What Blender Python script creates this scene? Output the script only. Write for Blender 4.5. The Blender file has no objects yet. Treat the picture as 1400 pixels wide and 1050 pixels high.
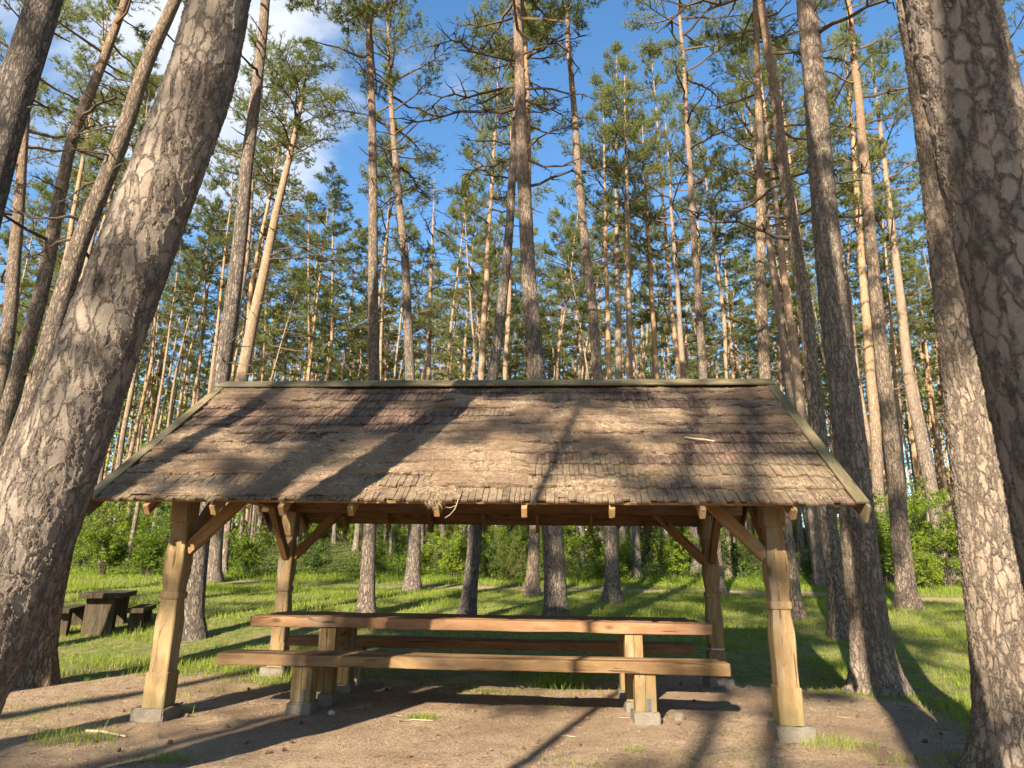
import bpy, bmesh, math, random
import numpy as np
from mathutils import Vector, Matrix
rng = np.random.default_rng(7)
random.seed(7)
S = bpy.context.scene
COL = S.collection
PI = math.pi
SUN_AZ, SUN_EL = math.radians(17.5), math.radians(28.0)   # light travels towards +Y turned 17.5 deg to +X

# ------------------------------------------------------------------ camera
F_PX, PITCH, YAW, ROLL, CAM_H = 926.66, math.radians(15.474), math.radians(3.973), math.radians(0.7787), 1.25
_R = np.array([math.cos(YAW), math.sin(YAW), 0]); _Fh = np.array([-math.sin(YAW), math.cos(YAW), 0]); _Z = np.array([0, 0, 1.])
_F = _Fh * math.cos(PITCH) + _Z * math.sin(PITCH); _U = -_Fh * math.sin(PITCH) + _Z * math.cos(PITCH)
R2 = _R * math.cos(ROLL) + _U * math.sin(ROLL); U2 = -_R * math.sin(ROLL) + _U * math.cos(ROLL)
CAM = np.array([0, 0, CAM_H])
def ray(x, y): return _F + R2 * (x - 700) / F_PX - U2 * (y - 525) / F_PX
def atY(x, y, Y): d = ray(x, y); return CAM + d * (Y / d[1])
cam_d = bpy.data.cameras.new('camera'); cam = bpy.data.objects.new('camera', cam_d); COL.objects.link(cam)
M = Matrix.Identity(4)
for i in range(3):
    M[i][0], M[i][1], M[i][2], M[i][3] = R2[i], U2[i], -_F[i], CAM[i]
cam.matrix_world = M
cam_d.sensor_width = 36; cam_d.lens = 36 * F_PX / 1400; cam_d.clip_end = 2000; cam_d.clip_start = .05
cam_d.dof.use_dof = True; cam_d.dof.focus_distance = 9.0; cam_d.dof.aperture_fstop = 4.0
S.camera = cam

# ------------------------------------------------------------------ noise
def _h(i, j, k, s):
    n = (i.astype(np.int64) * 374761393 + j.astype(np.int64) * 668265263 + k.astype(np.int64) * 2147483647 % 1000003 * 69069 + s * 974634777) & 0xffffffff
    n = ((n ^ (n >> 13)) * 1274126177) & 0xffffffff
    n = ((n ^ (n >> 16)) * 2246822519) & 0xffffffff
    return (n ^ (n >> 15)).astype(np.float64) / 4294967295.0
def vnoise(x, y, s=0, z=None):
    x = np.asarray(x, float); y = np.asarray(y, float)
    xi, yi = np.floor(x), np.floor(y); fx, fy = x - xi, y - yi
    fx = fx * fx * (3 - 2 * fx); fy = fy * fy * (3 - 2 * fy); k = np.zeros_like(xi)
    a, b, c, d = _h(xi, yi, k, s), _h(xi + 1, yi, k, s), _h(xi, yi + 1, k, s), _h(xi + 1, yi + 1, k, s)
    return (a * (1 - fx) + b * fx) * (1 - fy) + (c * (1 - fx) + d * fx) * fy
def fbm(x, y, s=0, o=4):
    r = 0; a = .5; t = 0
    for i in range(o):
        r = r + a * vnoise(np.asarray(x) * 2 ** i, np.asarray(y) * 2 ** i, s + i); t += a; a *= .5
    return r / t
def sstep(a, b, x):
    t = np.clip((np.asarray(x, float) - a) / (b - a), 0, 1); return t * t * (3 - 2 * t)

# ------------------------------------------------------------------ mesh building
class MB:
    def __init__(s): s.V = []; s.Q = []; s.T = []; s.qm = []; s.tm = []; s.n = 0
    def add(s, V, Q=None, T=None, mi=0):
        V = np.asarray(V, float).reshape(-1, 3); s.V.append(V)
        if Q is not None and len(Q): Q = np.asarray(Q, np.int64); s.Q.append(Q + s.n); s.qm.append(np.full(len(Q), mi))
        if T is not None and len(T): T = np.asarray(T, np.int64); s.T.append(T + s.n); s.tm.append(np.full(len(T), mi))
        s.n += len(V)
    def mesh(s, name, mats, smooth=False):
        V = np.concatenate(s.V) if s.V else np.zeros((0, 3))
        Q = np.concatenate(s.Q) if s.Q else np.zeros((0, 4), np.int64); T = np.concatenate(s.T) if s.T else np.zeros((0, 3), np.int64)
        me = bpy.data.meshes.new(name)
        me.vertices.add(len(V)); me.vertices.foreach_set('co', V.ravel().astype(np.float32))
        me.loops.add(len(Q) * 4 + len(T) * 3); me.polygons.add(len(Q) + len(T))
        me.loops.foreach_set('vertex_index', np.concatenate([Q.ravel(), T.ravel()]).astype(np.int32))
        ls = np.concatenate([np.arange(len(Q)) * 4, len(Q) * 4 + np.arange(len(T)) * 3])
        me.polygons.foreach_set('loop_start', ls.astype(np.int32))
        mi = np.concatenate((s.qm or [np.zeros(0)]) + (s.tm or [np.zeros(0)]))
        me.polygons.foreach_set('material_index', mi.astype(np.int32))
        me.polygons.foreach_set('use_smooth', np.full(len(Q) + len(T), smooth))
        for m in mats: me.materials.append(m)
        me.update(calc_edges=True)
        return me
def link(name, me, parent=None, loc=None):
    o = bpy.data.objects.new(name, me); COL.objects.link(o)
    if parent is not None: o.parent = parent
    if loc is not None: o.location = loc
    return o
def tag(o, label=None, cat=None, group=None, kind=None):
    if label: o['label'] = label
    if cat: o['category'] = cat
    if group: o['group'] = group
    if kind: o['kind'] = kind
    return o
def empty(name, loc, label=None, cat=None, group=None, rz=0):
    o = bpy.data.objects.new(name, None); COL.objects.link(o); o.location = loc; o.rotation_euler = (0, 0, rz); o.empty_display_size = .2
    return tag(o, label, cat, group)
def copy_tree(o, parent=None):
    c = o.copy(); COL.objects.link(c)
    if parent is not None: c.parent = parent
    for ch in o.children: copy_tree(ch, c)
    return c

def tube(P, Rr, n=8, wob=None):
    P = np.asarray(P, float); m = len(P); Rr = np.broadcast_to(np.asarray(Rr, float), (m,))
    D = np.gradient(P, axis=0); D /= np.linalg.norm(D, axis=1)[:, None] + 1e-9
    mean = P[-1] - P[0]; ax = np.abs(mean); ref = np.zeros(3); ref[int(np.argmin(ax))] = 1
    A = np.cross(D, ref); A /= np.linalg.norm(A, axis=1)[:, None] + 1e-9; B = np.cross(D, A)
    t = np.arange(n) * 2 * PI / n
    rad = Rr[:, None] * np.ones((1, n))
    if wob is not None: rad = rad * wob(P, t)
    V = P[:, None, :] + rad[:, :, None] * (np.cos(t)[None, :, None] * A[:, None, :] + np.sin(t)[None, :, None] * B[:, None, :])
    i = np.arange(m - 1)[:, None] * n; j = np.arange(n)[None, :]; k = (j + 1) % n
    Q = np.stack([i + j, i + k, i + n + k, i + n + j], -1).reshape(-1, 4)[:, ::-1]
    V = V.reshape(-1, 3); b = len(V); V = np.vstack([V, P[0], P[-1]])
    T = [[b, jj, (jj + 1) % n] for jj in range(n)] + [[b + 1, (m - 1) * n + (jj + 1) % n, (m - 1) * n + jj] for jj in range(n)]
    return V, Q, np.array(T)[:, ::-1]

def bm_mesh(name, bm, mat, bevel=0, seg=1, smooth=False):
    bmesh.ops.recalc_face_normals(bm, faces=bm.faces)
    if bevel: bmesh.ops.bevel(bm, geom=list(bm.edges), offset=bevel, segments=seg, affect='EDGES', profile=.6)
    me = bpy.data.meshes.new(name); bm.to_mesh(me); bm.free(); me.materials.append(mat)
    for p in me.polygons: p.use_smooth = smooth
    return me
def beam(name, p0, p1, w, h, mat, parent, bevel=.006, cuts=0, wav=0, end0=None, roll=0, rel=True, seed=0):
    """timber from p0 to p1: width w (horizontal), height h; own axes with local X along the grain"""
    p0, p1 = Vector(p0), Vector(p1); d = p1 - p0; L = d.length; x = d.normalized()
    up = Vector((0, 0, 1)) if abs(x.z) < .95 else Vector((0, 1, 0))
    y = up.cross(x).normalized(); z = x.cross(y)
    bm = bmesh.new(); n = cuts + 2; rows = []
    rs = np.random.default_rng(seed + int(L * 1000))
    for i in range(n):
        t = i / (n - 1) * L; ring = []
        for (a, b) in ((-1, -1), (1, -1), (1, 1), (-1, 1)):
            j = rs.normal(0, wav, 2) if wav else (0, 0)
            ring.append(bm.verts.new((t, a * w / 2 + j[0], b * h / 2 + j[1])))
        rows.append(ring)
    for i in range(n - 1):
        for k in range(4):
            bm.faces.new((rows[i][k], rows[i][(k + 1) % 4], rows[i + 1][(k + 1) % 4], rows[i + 1][k]))
    bm.faces.new(rows[0][::-1]); bm.faces.new(rows[-1])
    me = bm_mesh(name, bm, mat, 0)
    if bevel:
        bm = bmesh.new(); bm.from_mesh(me)
        ed = [e for e in bm.edges if len(e.link_faces) == 2 and e.calc_face_angle() > .6]
        bmesh.ops.bevel(bm, geom=ed, offset=bevel, segments=2, affect='EDGES', profile=.6); bm.to_mesh(me); bm.free()
    o = bpy.data.objects.new(name, me); COL.objects.link(o)
    o.matrix_world = Matrix(((x.x, y.x, z.x, p0.x), (x.y, y.y, z.y, p0.y), (x.z, y.z, z.z, p0.z), (0, 0, 0, 1)))
    if parent is not None:
        mw = o.matrix_world.copy(); o.parent = parent
        pm = Matrix.Translation(parent.location) if parent.parent is None else Matrix.Translation(parent.parent.location) @ parent.matrix_local
        o.matrix_local = pm.inverted() @ mw
    return o
def rock_block(name, sx, sy, sz, mat, parent, loc, seed=0, chip=.012, rz=0):
    bm = bmesh.new(); bmesh.ops.create_cube(bm, size=1)
    for v in bm.verts: v.co = Vector((v.co.x * sx, v.co.y * sy, v.co.z * sz))
    bmesh.ops.bevel(bm, geom=list(bm.edges), offset=min(.012, sz * .2), segments=1, affect='EDGES')
    bmesh.ops.subdivide_edges(bm, edges=list(bm.edges), cuts=3, use_grid_fill=True)
    rs = random.Random(seed)
    for v in bm.verts:
        v.co += Vector((rs.uniform(-1, 1), rs.uniform(-1, 1), rs.uniform(-1, 1))) * chip * .35
        if v.co.z > sz * .3 and rs.random() < .12: v.co.z -= chip * rs.random()
    o = link(name, bm_mesh(name, bm, mat), parent, loc); o.rotation_euler = (0, 0, rz); return o

# ------------------------------------------------------------------ materials
def newmat(name):
    m = bpy.data.materials.new(name); m.use_nodes = True; nt = m.node_tree
    for n in list(nt.nodes): nt.nodes.remove(n)
    return m, nt
class NT:
    def __init__(s, nt): s.nt = nt
    def __call__(s, typ, _out=0, _p=None, **kw):
        n = s.nt.nodes.new(typ)
        for k, v in (_p or {}).items(): setattr(n, k, v)
        for k, v in kw.items():
            key = int(k[1:]) if k[0] == 'i' and k[1:].isdigit() else k.replace('_', ' ')
            sock = n.inputs[key]
            if isinstance(v, bpy.types.NodeSocket): s.nt.links.new(v, sock)
            else:
                if sock.type == 'RGBA' and len(v) == 3: v = (*v, 1)
                sock.default_value = v
        return n.outputs[_out]
    def math(s, op, a, b=0., c=0., clamp=False): return s('ShaderNodeMath', 0, {'operation': op, 'use_clamp': clamp}, i0=a, i1=b, i2=c)
    def mix(s, f, a, b, bt='MIX'):
        n = s.nt.nodes.new('ShaderNodeMix'); n.data_type = 'RGBA'; n.blend_type = bt
        for idx, v in ((0, f), (6, a), (7, b)):
            if isinstance(v, bpy.types.NodeSocket): s.nt.links.new(v, n.inputs[idx])
            else: n.inputs[idx].default_value = v if idx == 0 else (*v[:3], 1)
        return n.outputs[2]
    def ss(s, a, b, v):
        n = s.nt.nodes.new('ShaderNodeMapRange'); n.interpolation_type = 'SMOOTHSTEP'; s.nt.links.new(v, n.inputs[0])
        n.inputs[1].default_value = a; n.inputs[2].default_value = b; return n.outputs[0]
    def noise(s, vec, scale, detail=4, rough=.55, dist=0, out=0): return s('ShaderNodeTexNoise', out, None, Vector=vec, Scale=scale, Detail=detail, Roughness=rough, Distortion=dist)
    def vmul(s, vec, sc): return s('ShaderNodeMapping', 0, None, Vector=vec, Scale=sc)
    def vadd(s, a, b): return s('ShaderNodeVectorMath', 0, {'operation': 'ADD'}, i0=a, i1=b)
    def vscale(s, a, f): return s('ShaderNodeVectorMath', 0, {'operation': 'SCALE'}, i0=a, Scale=f)
    def ramp(s, f, stops):
        n = s.nt.nodes.new('ShaderNodeValToRGB'); s.nt.links.new(f, n.inputs[0]); e = n.color_ramp.elements
        while len(e) < len(stops): e.new(.5)
        for el, (p, c) in zip(e, stops): el.position = p; el.color = (*c, 1)
        return n.outputs[0]
    def out(s, sh, disp=None):
        o = s.nt.nodes.new('ShaderNodeOutputMaterial'); s.nt.links.new(sh, o.inputs[0])
        if disp is not None: s.nt.links.new(disp, o.inputs[2])
def obj_coord(g): return g('ShaderNodeTexCoord', 3)
def obj_rand(g): return g('ShaderNodeObjectInfo', 5)

def wood_mat(name, base, dark, green=0., rough=.72, red=None):
    rough = .84; m, nt = newmat(name); g = NT(nt); c = obj_coord(g); r = obj_rand(g)
    off = g('ShaderNodeCombineXYZ', 0, None, X=g.math('MULTIPLY', r, 37.), Y=g.math('MULTIPLY', r, 11.), Z=g.math('MULTIPLY', r, 5.))
    c2 = g.vadd(c, off)
    lon = g.vmul(c2, (1.1, 16, 16))
    warp = g.noise(g.vmul(c2, (.9, 2.2, 2.2)), 1.6, 3)
    lw = g.vadd(lon, g.vscale(g('ShaderNodeCombineXYZ', 0, None, X=0., Y=warp, Z=warp), 5.))
    grain = g.noise(lw, 1.0, 5, .65)
    fine = g.noise(g.vmul(c2, (3, 120, 120)), 1.0, 3, .6)
    knotd = g('ShaderNodeTexVoronoi', 0, {'feature': 'F1'}, Vector=g.vmul(c2, (2.2, 5, 5)), Scale=1.0)
    knot = g.ss(.16, .05, knotd)
    blot = g.noise(c2, 1.4, 4)
    col = g.mix(g.ss(.3, .7, grain), dark, base)
    col = g.mix(g.math('MULTIPLY', g.ss(.52, .72, g.noise(g.vmul(c2, (.7, 2.5, 2.5)), 2.1, 5, .65)), .7), col, [(base[0] * .62 + .03) * k_ for k_ in (1, .86, .7)])
    crack = g.ss(.645, .70, g.noise(g.vadd(g.vmul(c2, (1.3, 34, 34)), g.vscale(g('ShaderNodeCombineXYZ', 0, None, X=0., Y=warp, Z=warp), 3.)), 1.0, 2, .5))
    if red is not None: col = g.mix(g.ss(.4, .7, blot), col, g.mix(g.ss(.3, .7, grain), [x * .6 for x in red], red))
    col = g.mix(g.math('MULTIPLY', g.ss(.45, .75, fine), .35), col, [x * .75 for x in dark])
    col = g.mix(g.math('MULTIPLY', knot, .75), col, [x * .4 for x in dark])
    col = g.mix(g.math('MULTIPLY', crack, .8), col, [x * .3 for x in dark])
    if green: # algae near the ground, where the timber stays damp
        wz = g('ShaderNodeSeparateXYZ', 2, None, Vector=g('ShaderNodeNewGeometry', 0))
        gm = g.math('MULTIPLY', g.ss(.62, .1, g.math('ADD', wz, g.math('MULTIPLY', g.noise(c2, 5, 4), .3))), green)
        col = g.mix(gm, col, (.12, .108, .045))
    hsv = g('ShaderNodeHueSaturation', 0, None, Hue=.5, Saturation=1., Value=g.math('ADD', g.math('MULTIPLY', r, .3), .85), Color=col)
    b = g('ShaderNodeBump', 0, None, Strength=.5, Distance=.004, Height=g.math('SUBTRACT', g.math('ADD', grain, g.math('MULTIPLY', fine, .5)), crack))
    g.out(g('ShaderNodeBsdfPrincipled', 0, None, Base_Color=hsv, Roughness=rough, Normal=b, Specular_IOR_Level=.12))
    return m
M_POST = wood_mat('post_wood', (.26, .178, .087), (.155, .096, .044), green=.55)
M_POSTC = M_POST
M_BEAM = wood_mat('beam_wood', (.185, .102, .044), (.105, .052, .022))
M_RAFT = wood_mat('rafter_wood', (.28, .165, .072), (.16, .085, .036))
M_TABLE = wood_mat('table_wood', (.235, .135, .064), (.14, .07, .032), red=(.225, .112, .06))
M_BENCH = wood_mat('bench_wood', (.245, .152, .072), (.15, .084, .036), red=(.225, .128, .062))
M_LEG = wood_mat('leg_wood', (.26, .165, .072), (.15, .086, .034), green=.6)
M_OLD_SHADED = wood_mat('old_shaded_wood', (.07, .05, .03), (.03, .022, .013), green=.2)  # old timber, coloured darker still so the set's shade is in the wood
M_MOSSY = wood_mat('mossy_board', (.165, .128, .07), (.09, .073, .042), red=(.12, .10, .052))
M_DECK = wood_mat('deck_wood', (.24, .145, .075), (.14, .075, .035))
M_DRY = wood_mat('dry_stick', (.42, .33, .22), (.28, .2, .12))

def shingle_mat():
    m, nt = newmat('shingle_wood'); g = NT(nt); c = obj_coord(g)
    isl = g('ShaderNodeNewGeometry', 8)
    grain = g.noise(g.vmul(c, (90, 6, 6)), 1, 4)
    big = g.noise(c, .9, 4)
    col = g.ramp(isl, [(0, (.065, .04, .03)), (.35, (.15, .088, .062)), (.65, (.215, .14, .095)), (1, (.12, .06, .043))])
    col = g.mix(g.ss(.62, .38, g.noise(c, 5., 5, .7)), col, g.mix(.6, col, (.06, .042, .03)))
    col = g.mix(g.ss(.35, .75, grain), g.mix(.6, col, (.035, .024, .018)), col)
    sep = g('ShaderNodeSeparateXYZ', 2, None, Vector=c)
    sepx = g('ShaderNodeSeparateXYZ', 0, None, Vector=c)
    moss = g.math('MULTIPLY', g.ss(.5, .64, g.math('ADD', g.math('ADD', big, g.math('MULTIPLY', sepx, .025)), g.ss(2.3, 1.75, sep))), g.ss(.3, .6, g.noise(c, 14, 3)))
    col = g.mix(g.math('MULTIPLY', moss, .35), col, (.2, .165, .085))
    b = g('ShaderNodeBump', 0, None, Strength=.6, Distance=.004, Height=grain)
    g.out(g('ShaderNodeBsdfPrincipled', 0, None, Base_Color=col, Roughness=.85, Normal=b, Specular_IOR_Level=.2)); return m
M_SHINGLE = shingle_mat()

def simple(name, col, rough=.8, spec=.3, noise=None, metal=0, bump=0, bscale=40):
    m, nt = newmat(name); g = NT(nt); c = obj_coord(g); cc = col
    if noise: cc = g.mix(g.noise(c, noise[0], 6, .65), noise[1], noise[2])
    kw = dict(Base_Color=cc, Roughness=rough, Specular_IOR_Level=spec, Metallic=metal)
    if bump: kw['Normal'] = g('ShaderNodeBump', 0, None, Strength=1., Distance=bump, Height=g.noise(c, bscale, 5, .7))
    g.out(g('ShaderNodeBsdfPrincipled', 0, None, **kw)); return m
M_CONC = simple('concrete', None, .9, .2, (9, (.085, .07, .05), (.225, .19, .142)), bump=.014, bscale=55)
M_STONE = simple('stone', None, .85, .3, (14, (.24, .2, .15), (.42, .37, .29)), bump=.006)
M_IRON = simple('iron', None, .5, .5, (25, (.05, .05, .055), (.13, .12, .12)), metal=.6, bump=.001)
M_CONE = simple('cone', None, .8, .2, (60, (.06, .035, .02), (.17, .1, .055)))
M_WIRE = simple('wire', (.45, .46, .5), .45, .5, metal=.7)

def bark_mat(name, S_=10., true_disp=False, plate=(.27, .21, .165), dark=(.075, .056, .043), orange=(.34, .215, .13), z0=5., z1=10., lichen=.35, dist=.02, depth=1.0, fw=.12, zs=.4, pk=.45, fk=1.):
    m, nt = newmat(name); g = NT(nt); c = obj_coord(g); r = obj_rand(g)
    c0 = g.vadd(c, g('ShaderNodeCombineXYZ', 0, None, X=0., Y=0., Z=g.math('MULTIPLY', r, 63.)))
    cz = g.vmul(c0, (1, 1, .6))
    nz = g.vscale(g.noise(cz, S_ * .3, 3, .6, out=1), 1.6 / S_)
    nz2 = g.vscale(g.noise(cz, S_ * 1.5, 5, .7, out=1), .85 / S_)
    cw = g.vadd(g.vadd(c0, nz), nz2)
    v = g.vmul(cw, (1, 1, zs))
    e = g('ShaderNodeTexVoronoi', 0, {'feature': 'DISTANCE_TO_EDGE'}, Vector=v, Scale=S_)
    cell = g('ShaderNodeTexVoronoi', 1, {'feature': 'F1'}, Vector=v, Scale=S_)
    patch = g.noise(cz, S_ * .6, 4, .65); fine = g.noise(c0, S_ * 7, 6, .72); mid = g.noise(g.vmul(c0, (1, 1, .35)), S_ * 2.4, 5, .7)
    fn = g.noise(g.vmul(g.vadd(c0, nz2), (1, 1, .16)), S_ * .62, 4, .6)
    ridge = g.math('SUBTRACT', 1., g.math('ABSOLUTE', g.math('SUBTRACT', g.math('MULTIPLY', fn, 4.), 2.)))
    furrow = g.math('MULTIPLY', g.ss(.70, 1., ridge), g.ss(.40, .56, patch))
    ee = g.math('ADD', e, g.math('ADD', g.math('MULTIPLY', g.math('SUBTRACT', patch, .42), pk), g.math('MULTIPLY', g.math('SUBTRACT', mid, .5), .22 * fk)))
    fis = g.math('MULTIPLY', g.ss(-.03, fw, ee), g.math('SUBTRACT', 1., furrow))
    e2 = g('ShaderNodeTexVoronoi', 0, {'feature': 'DISTANCE_TO_EDGE'}, Vector=g.vmul(g.vadd(c0, g.vscale(nz2, 1.4)), (1, 1, .45)), Scale=S_ * 2.3)
    fl = g.ss(0., .2, g.math('ADD', e2, g.math('MULTIPLY', g.math('SUBTRACT', mid, .5), .7)))
    zz = g('ShaderNodeSeparateXYZ', 2, None, Vector=c)
    up = g.ss(z0, z1, g.math('ADD', zz, g.math('MULTIPLY', g.noise(c0, 1.2, 3), 2.)))
    cr = g('ShaderNodeSeparateColor', 0, None, Color=cell)
    pc = g.mix(cr, [x * .82 for x in plate], [min(1, x * 1.18) for x in plate])
    pc = g.mix(g.math('MULTIPLY', g.ss(.5, .75, patch), .45), pc, (plate[0] * 1.1, plate[1] * .82, plate[2] * .66))
    pc = g.mix(g.math('MULTIPLY', g.ss(.62, .36, fine), .55 * fk), pc, [x * .45 for x in plate])
    pc = g.mix(g.math('MULTIPLY', g.math('SUBTRACT', 1., fl), .4 * (.4 + .6 * fk)), pc, [x * .5 for x in plate])
    lm = g.math('MULTIPLY', g.ss(.52, .68, g.noise(c0, S_ * 1.3, 6, .72)), lichen)
    pc = g.mix(lm, pc, (.235, .23, .135))
    oc = g.mix(cr, [x * .78 for x in orange], [min(1, x * 1.2) for x in orange])
    oc = g.mix(g.math('MULTIPLY', g.ss(.65, .35, fine), .55), oc, [x * .42 for x in orange])
    oc = g.mix(g.math('MULTIPLY', g.math('SUBTRACT', 1., fl), .35), oc, [x * .5 for x in orange])
    oc = g.mix(g.math('MULTIPLY', g.ss(.5, .7, patch), .5), oc, (.25, .18, .13))
    col = g.mix(up, pc, oc)
    fcol = g.mix(up, dark, [x * .4 for x in orange])
    fis2 = g.math('MAXIMUM', fis, g.math('MULTIPLY', up, .55))
    col = g.mix(fis2, fcol, col)
    hsv = g('ShaderNodeHueSaturation', 0, None, Hue=.5, Saturation=g.math('ADD', g.math('MULTIPLY', r, .35), .75), Value=g.math('ADD', g.math('MULTIPLY', r, .4), .8), Color=col)
    hgt = g.math('ADD', g.math('MULTIPLY', fis, g.math('SUBTRACT', 1., g.math('MULTIPLY', up, .7))), g.math('ADD', g.math('MULTIPLY', fl, .22 * fk), g.math('ADD', g.math('MULTIPLY', fine, .3 * fk), g.math('MULTIPLY', cr, .3))))
    if true_disp:
        d = g('ShaderNodeDisplacement', 0, None, Height=hgt, Midlevel=.9, Scale=dist)
        g.out(g('ShaderNodeBsdfPrincipled', 0, None, Base_Color=hsv, Roughness=.9, Specular_IOR_Level=.15), d)
        m.displacement_method = 'BOTH'
    else:
        b = g('ShaderNodeBump', 0, None, Strength=depth, Distance=dist, Height=hgt)
        g.out(g('ShaderNodeBsdfPrincipled', 0, None, Base_Color=hsv, Roughness=.9, Specular_IOR_Level=.15, Normal=b))
    return m
M_BARK_NEAR = bark_mat('pine_bark_near', 15., True, plate=(.215, .16, .115), dark=(.062, .046, .034), dist=.012, lichen=.45, z0=20, z1=26, fw=.10, zs=.36, pk=.17, fk=.45)
M_BARK_TALL = bark_mat('pine_bark_tall', 21., True, plate=(.225, .17, .122), dist=.013, lichen=.3, z0=8, z1=16, fw=.12, pk=.2, fk=.6, zs=.34)
M_BARK_MID = bark_mat('pine_bark', 24., False, plate=(.295, .218, .152), pk=.3, dist=.02, z0=6., z1=17, fw=.2, zs=.28)
M_BARK_FAR = bark_mat('pine_bark_slender', 20., False, plate=(.285, .215, .16), orange=(.36, .235, .14), dist=.016, z0=2.5, z1=11., fw=.2, zs=.32)
M_TWIG = simple('twig_bark', None, .9, .15, (12, (.035, .027, .021), (.095, .068, .05)))
M_LIMB = simple('limb_bark', None, .9, .15, (10, (.07, .047, .033), (.17, .105, .065)))

def leaf_mat(name, stops, transl=.35, nsc=.8, spread=.3):
    m, nt = newmat(name); g = NT(nt); c = obj_coord(g); isl = g('ShaderNodeNewGeometry', 8); r = obj_rand(g)
    n = g.noise(c, nsc, 2)
    f = g.math('ADD', g.math('MULTIPLY', isl, .55), g.math('ADD', g.math('MULTIPLY', n, .55), g.math('MULTIPLY', g.math('SUBTRACT', r, .5), spread)), clamp=True)
    col = g.ramp(g.math('SUBTRACT', f, .1), stops)
    d = g('ShaderNodeBsdfDiffuse', 0, None, Color=col)
    t = g('ShaderNodeBsdfTranslucent', 0, None, Color=g.mix(.5, col, (.2, .26, .03), 'MIX'))
    g.out(g('ShaderNodeMixShader', 0, None, i0=transl, i1=d, i2=t)); return m
M_NEEDLE = leaf_mat('pine_needles', [(0, (.07, .09, .038)), (.4, (.145, .165, .058)), (.75, (.23, .235, .082)), (1, (.28, .26, .1))], .46)
M_GRASS = leaf_mat('grass_blades', [(0, (.085, .125, .018)), (.45, (.18, .23, .032)), (.8, (.27, .295, .058)), (1, (.4, .36, .16))], .42, .45, 0)
M_SHRUB = leaf_mat('shrub_leaves', [(0, (.055, .095, .013)), (.5, (.14, .20, .022)), (1, (.27, .29, .035))], .45, 1.2, .5)
M_SHRUB2 = leaf_mat('dull_shrub_leaves', [(0, (.04, .07, .02)), (.5, (.085, .125, .03)), (1, (.17, .2, .05))], .38, 1.4, .4)
M_COVER = leaf_mat('cover_leaves', [(0, (.045, .085, .013)), (.5, (.105, .17, .022)), (1, (.2, .24, .04))], .4, .5, 0)
M_JUNI = leaf_mat('juniper_needles', [(0, (.04, .06, .015)), (.5, (.11, .125, .025)), (1, (.2, .18, .04))], .3, 1.2, 0)
M_LARCHTW = simple('dry_twigs', None, .9, .1, (6, (.16, .11, .06), (.28, .2, .1)))
def needle_litter_mat():
    m, nt = newmat('dry_needles'); g = NT(nt); isl = g('ShaderNodeNewGeometry', 8); big = g.noise(obj_coord(g), 2.2, 4)
    col = g.ramp(isl, [(0, (.06, .036, .023)), (.3, (.14, .09, .054)), (.6, (.28, .19, .115)), (.85, (.38, .28, .175)), (1, (.5, .4, .27))])
    col = g.mix(g.math('MULTIPLY', g.ss(.42, .62, big), .5), col, (.13, .08, .05))
    g.out(g('ShaderNodeBsdfPrincipled', 0, None, Base_Color=col, Roughness=.8, Specular_IOR_Level=.25)); return m
M_DRYN = needle_litter_mat()
def mat_litter():
    m, nt = newmat('needle_mat'); g = NT(nt); c = obj_coord(g)
    a = g.noise(g.vmul(c, (1, 1, 1)), 90, 4, .8); b = g.noise(c, 260, 3, .7); big = g.noise(c, 2.2, 4)
    st = g.noise(g.vmul(c, (40, 300, 300)), 1, 2)
    f = g.math('ADD', g.math('MULTIPLY', a, .5), g.math('ADD', g.math('MULTIPLY', b, .3), g.math('MULTIPLY', st, .2)))
    col = g.ramp(f, [(.33, (.085, .052, .034)), (.46, (.215, .14, .088)), (.57, (.31, .22, .138)), (.7, (.44, .34, .225))])
    col = g.mix(g.math('MULTIPLY', g.ss(.42, .62, big), .65), col, (.13, .078, .048))
    bp = g('ShaderNodeBump', 0, None, Strength=1., Distance=.02, Height=f)
    g.out(g('ShaderNodeBsdfPrincipled', 0, None, Base_Color=col, Roughness=.9, Normal=bp, Specular_IOR_Level=.1)); return m
M_LITTER = mat_litter()
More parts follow.
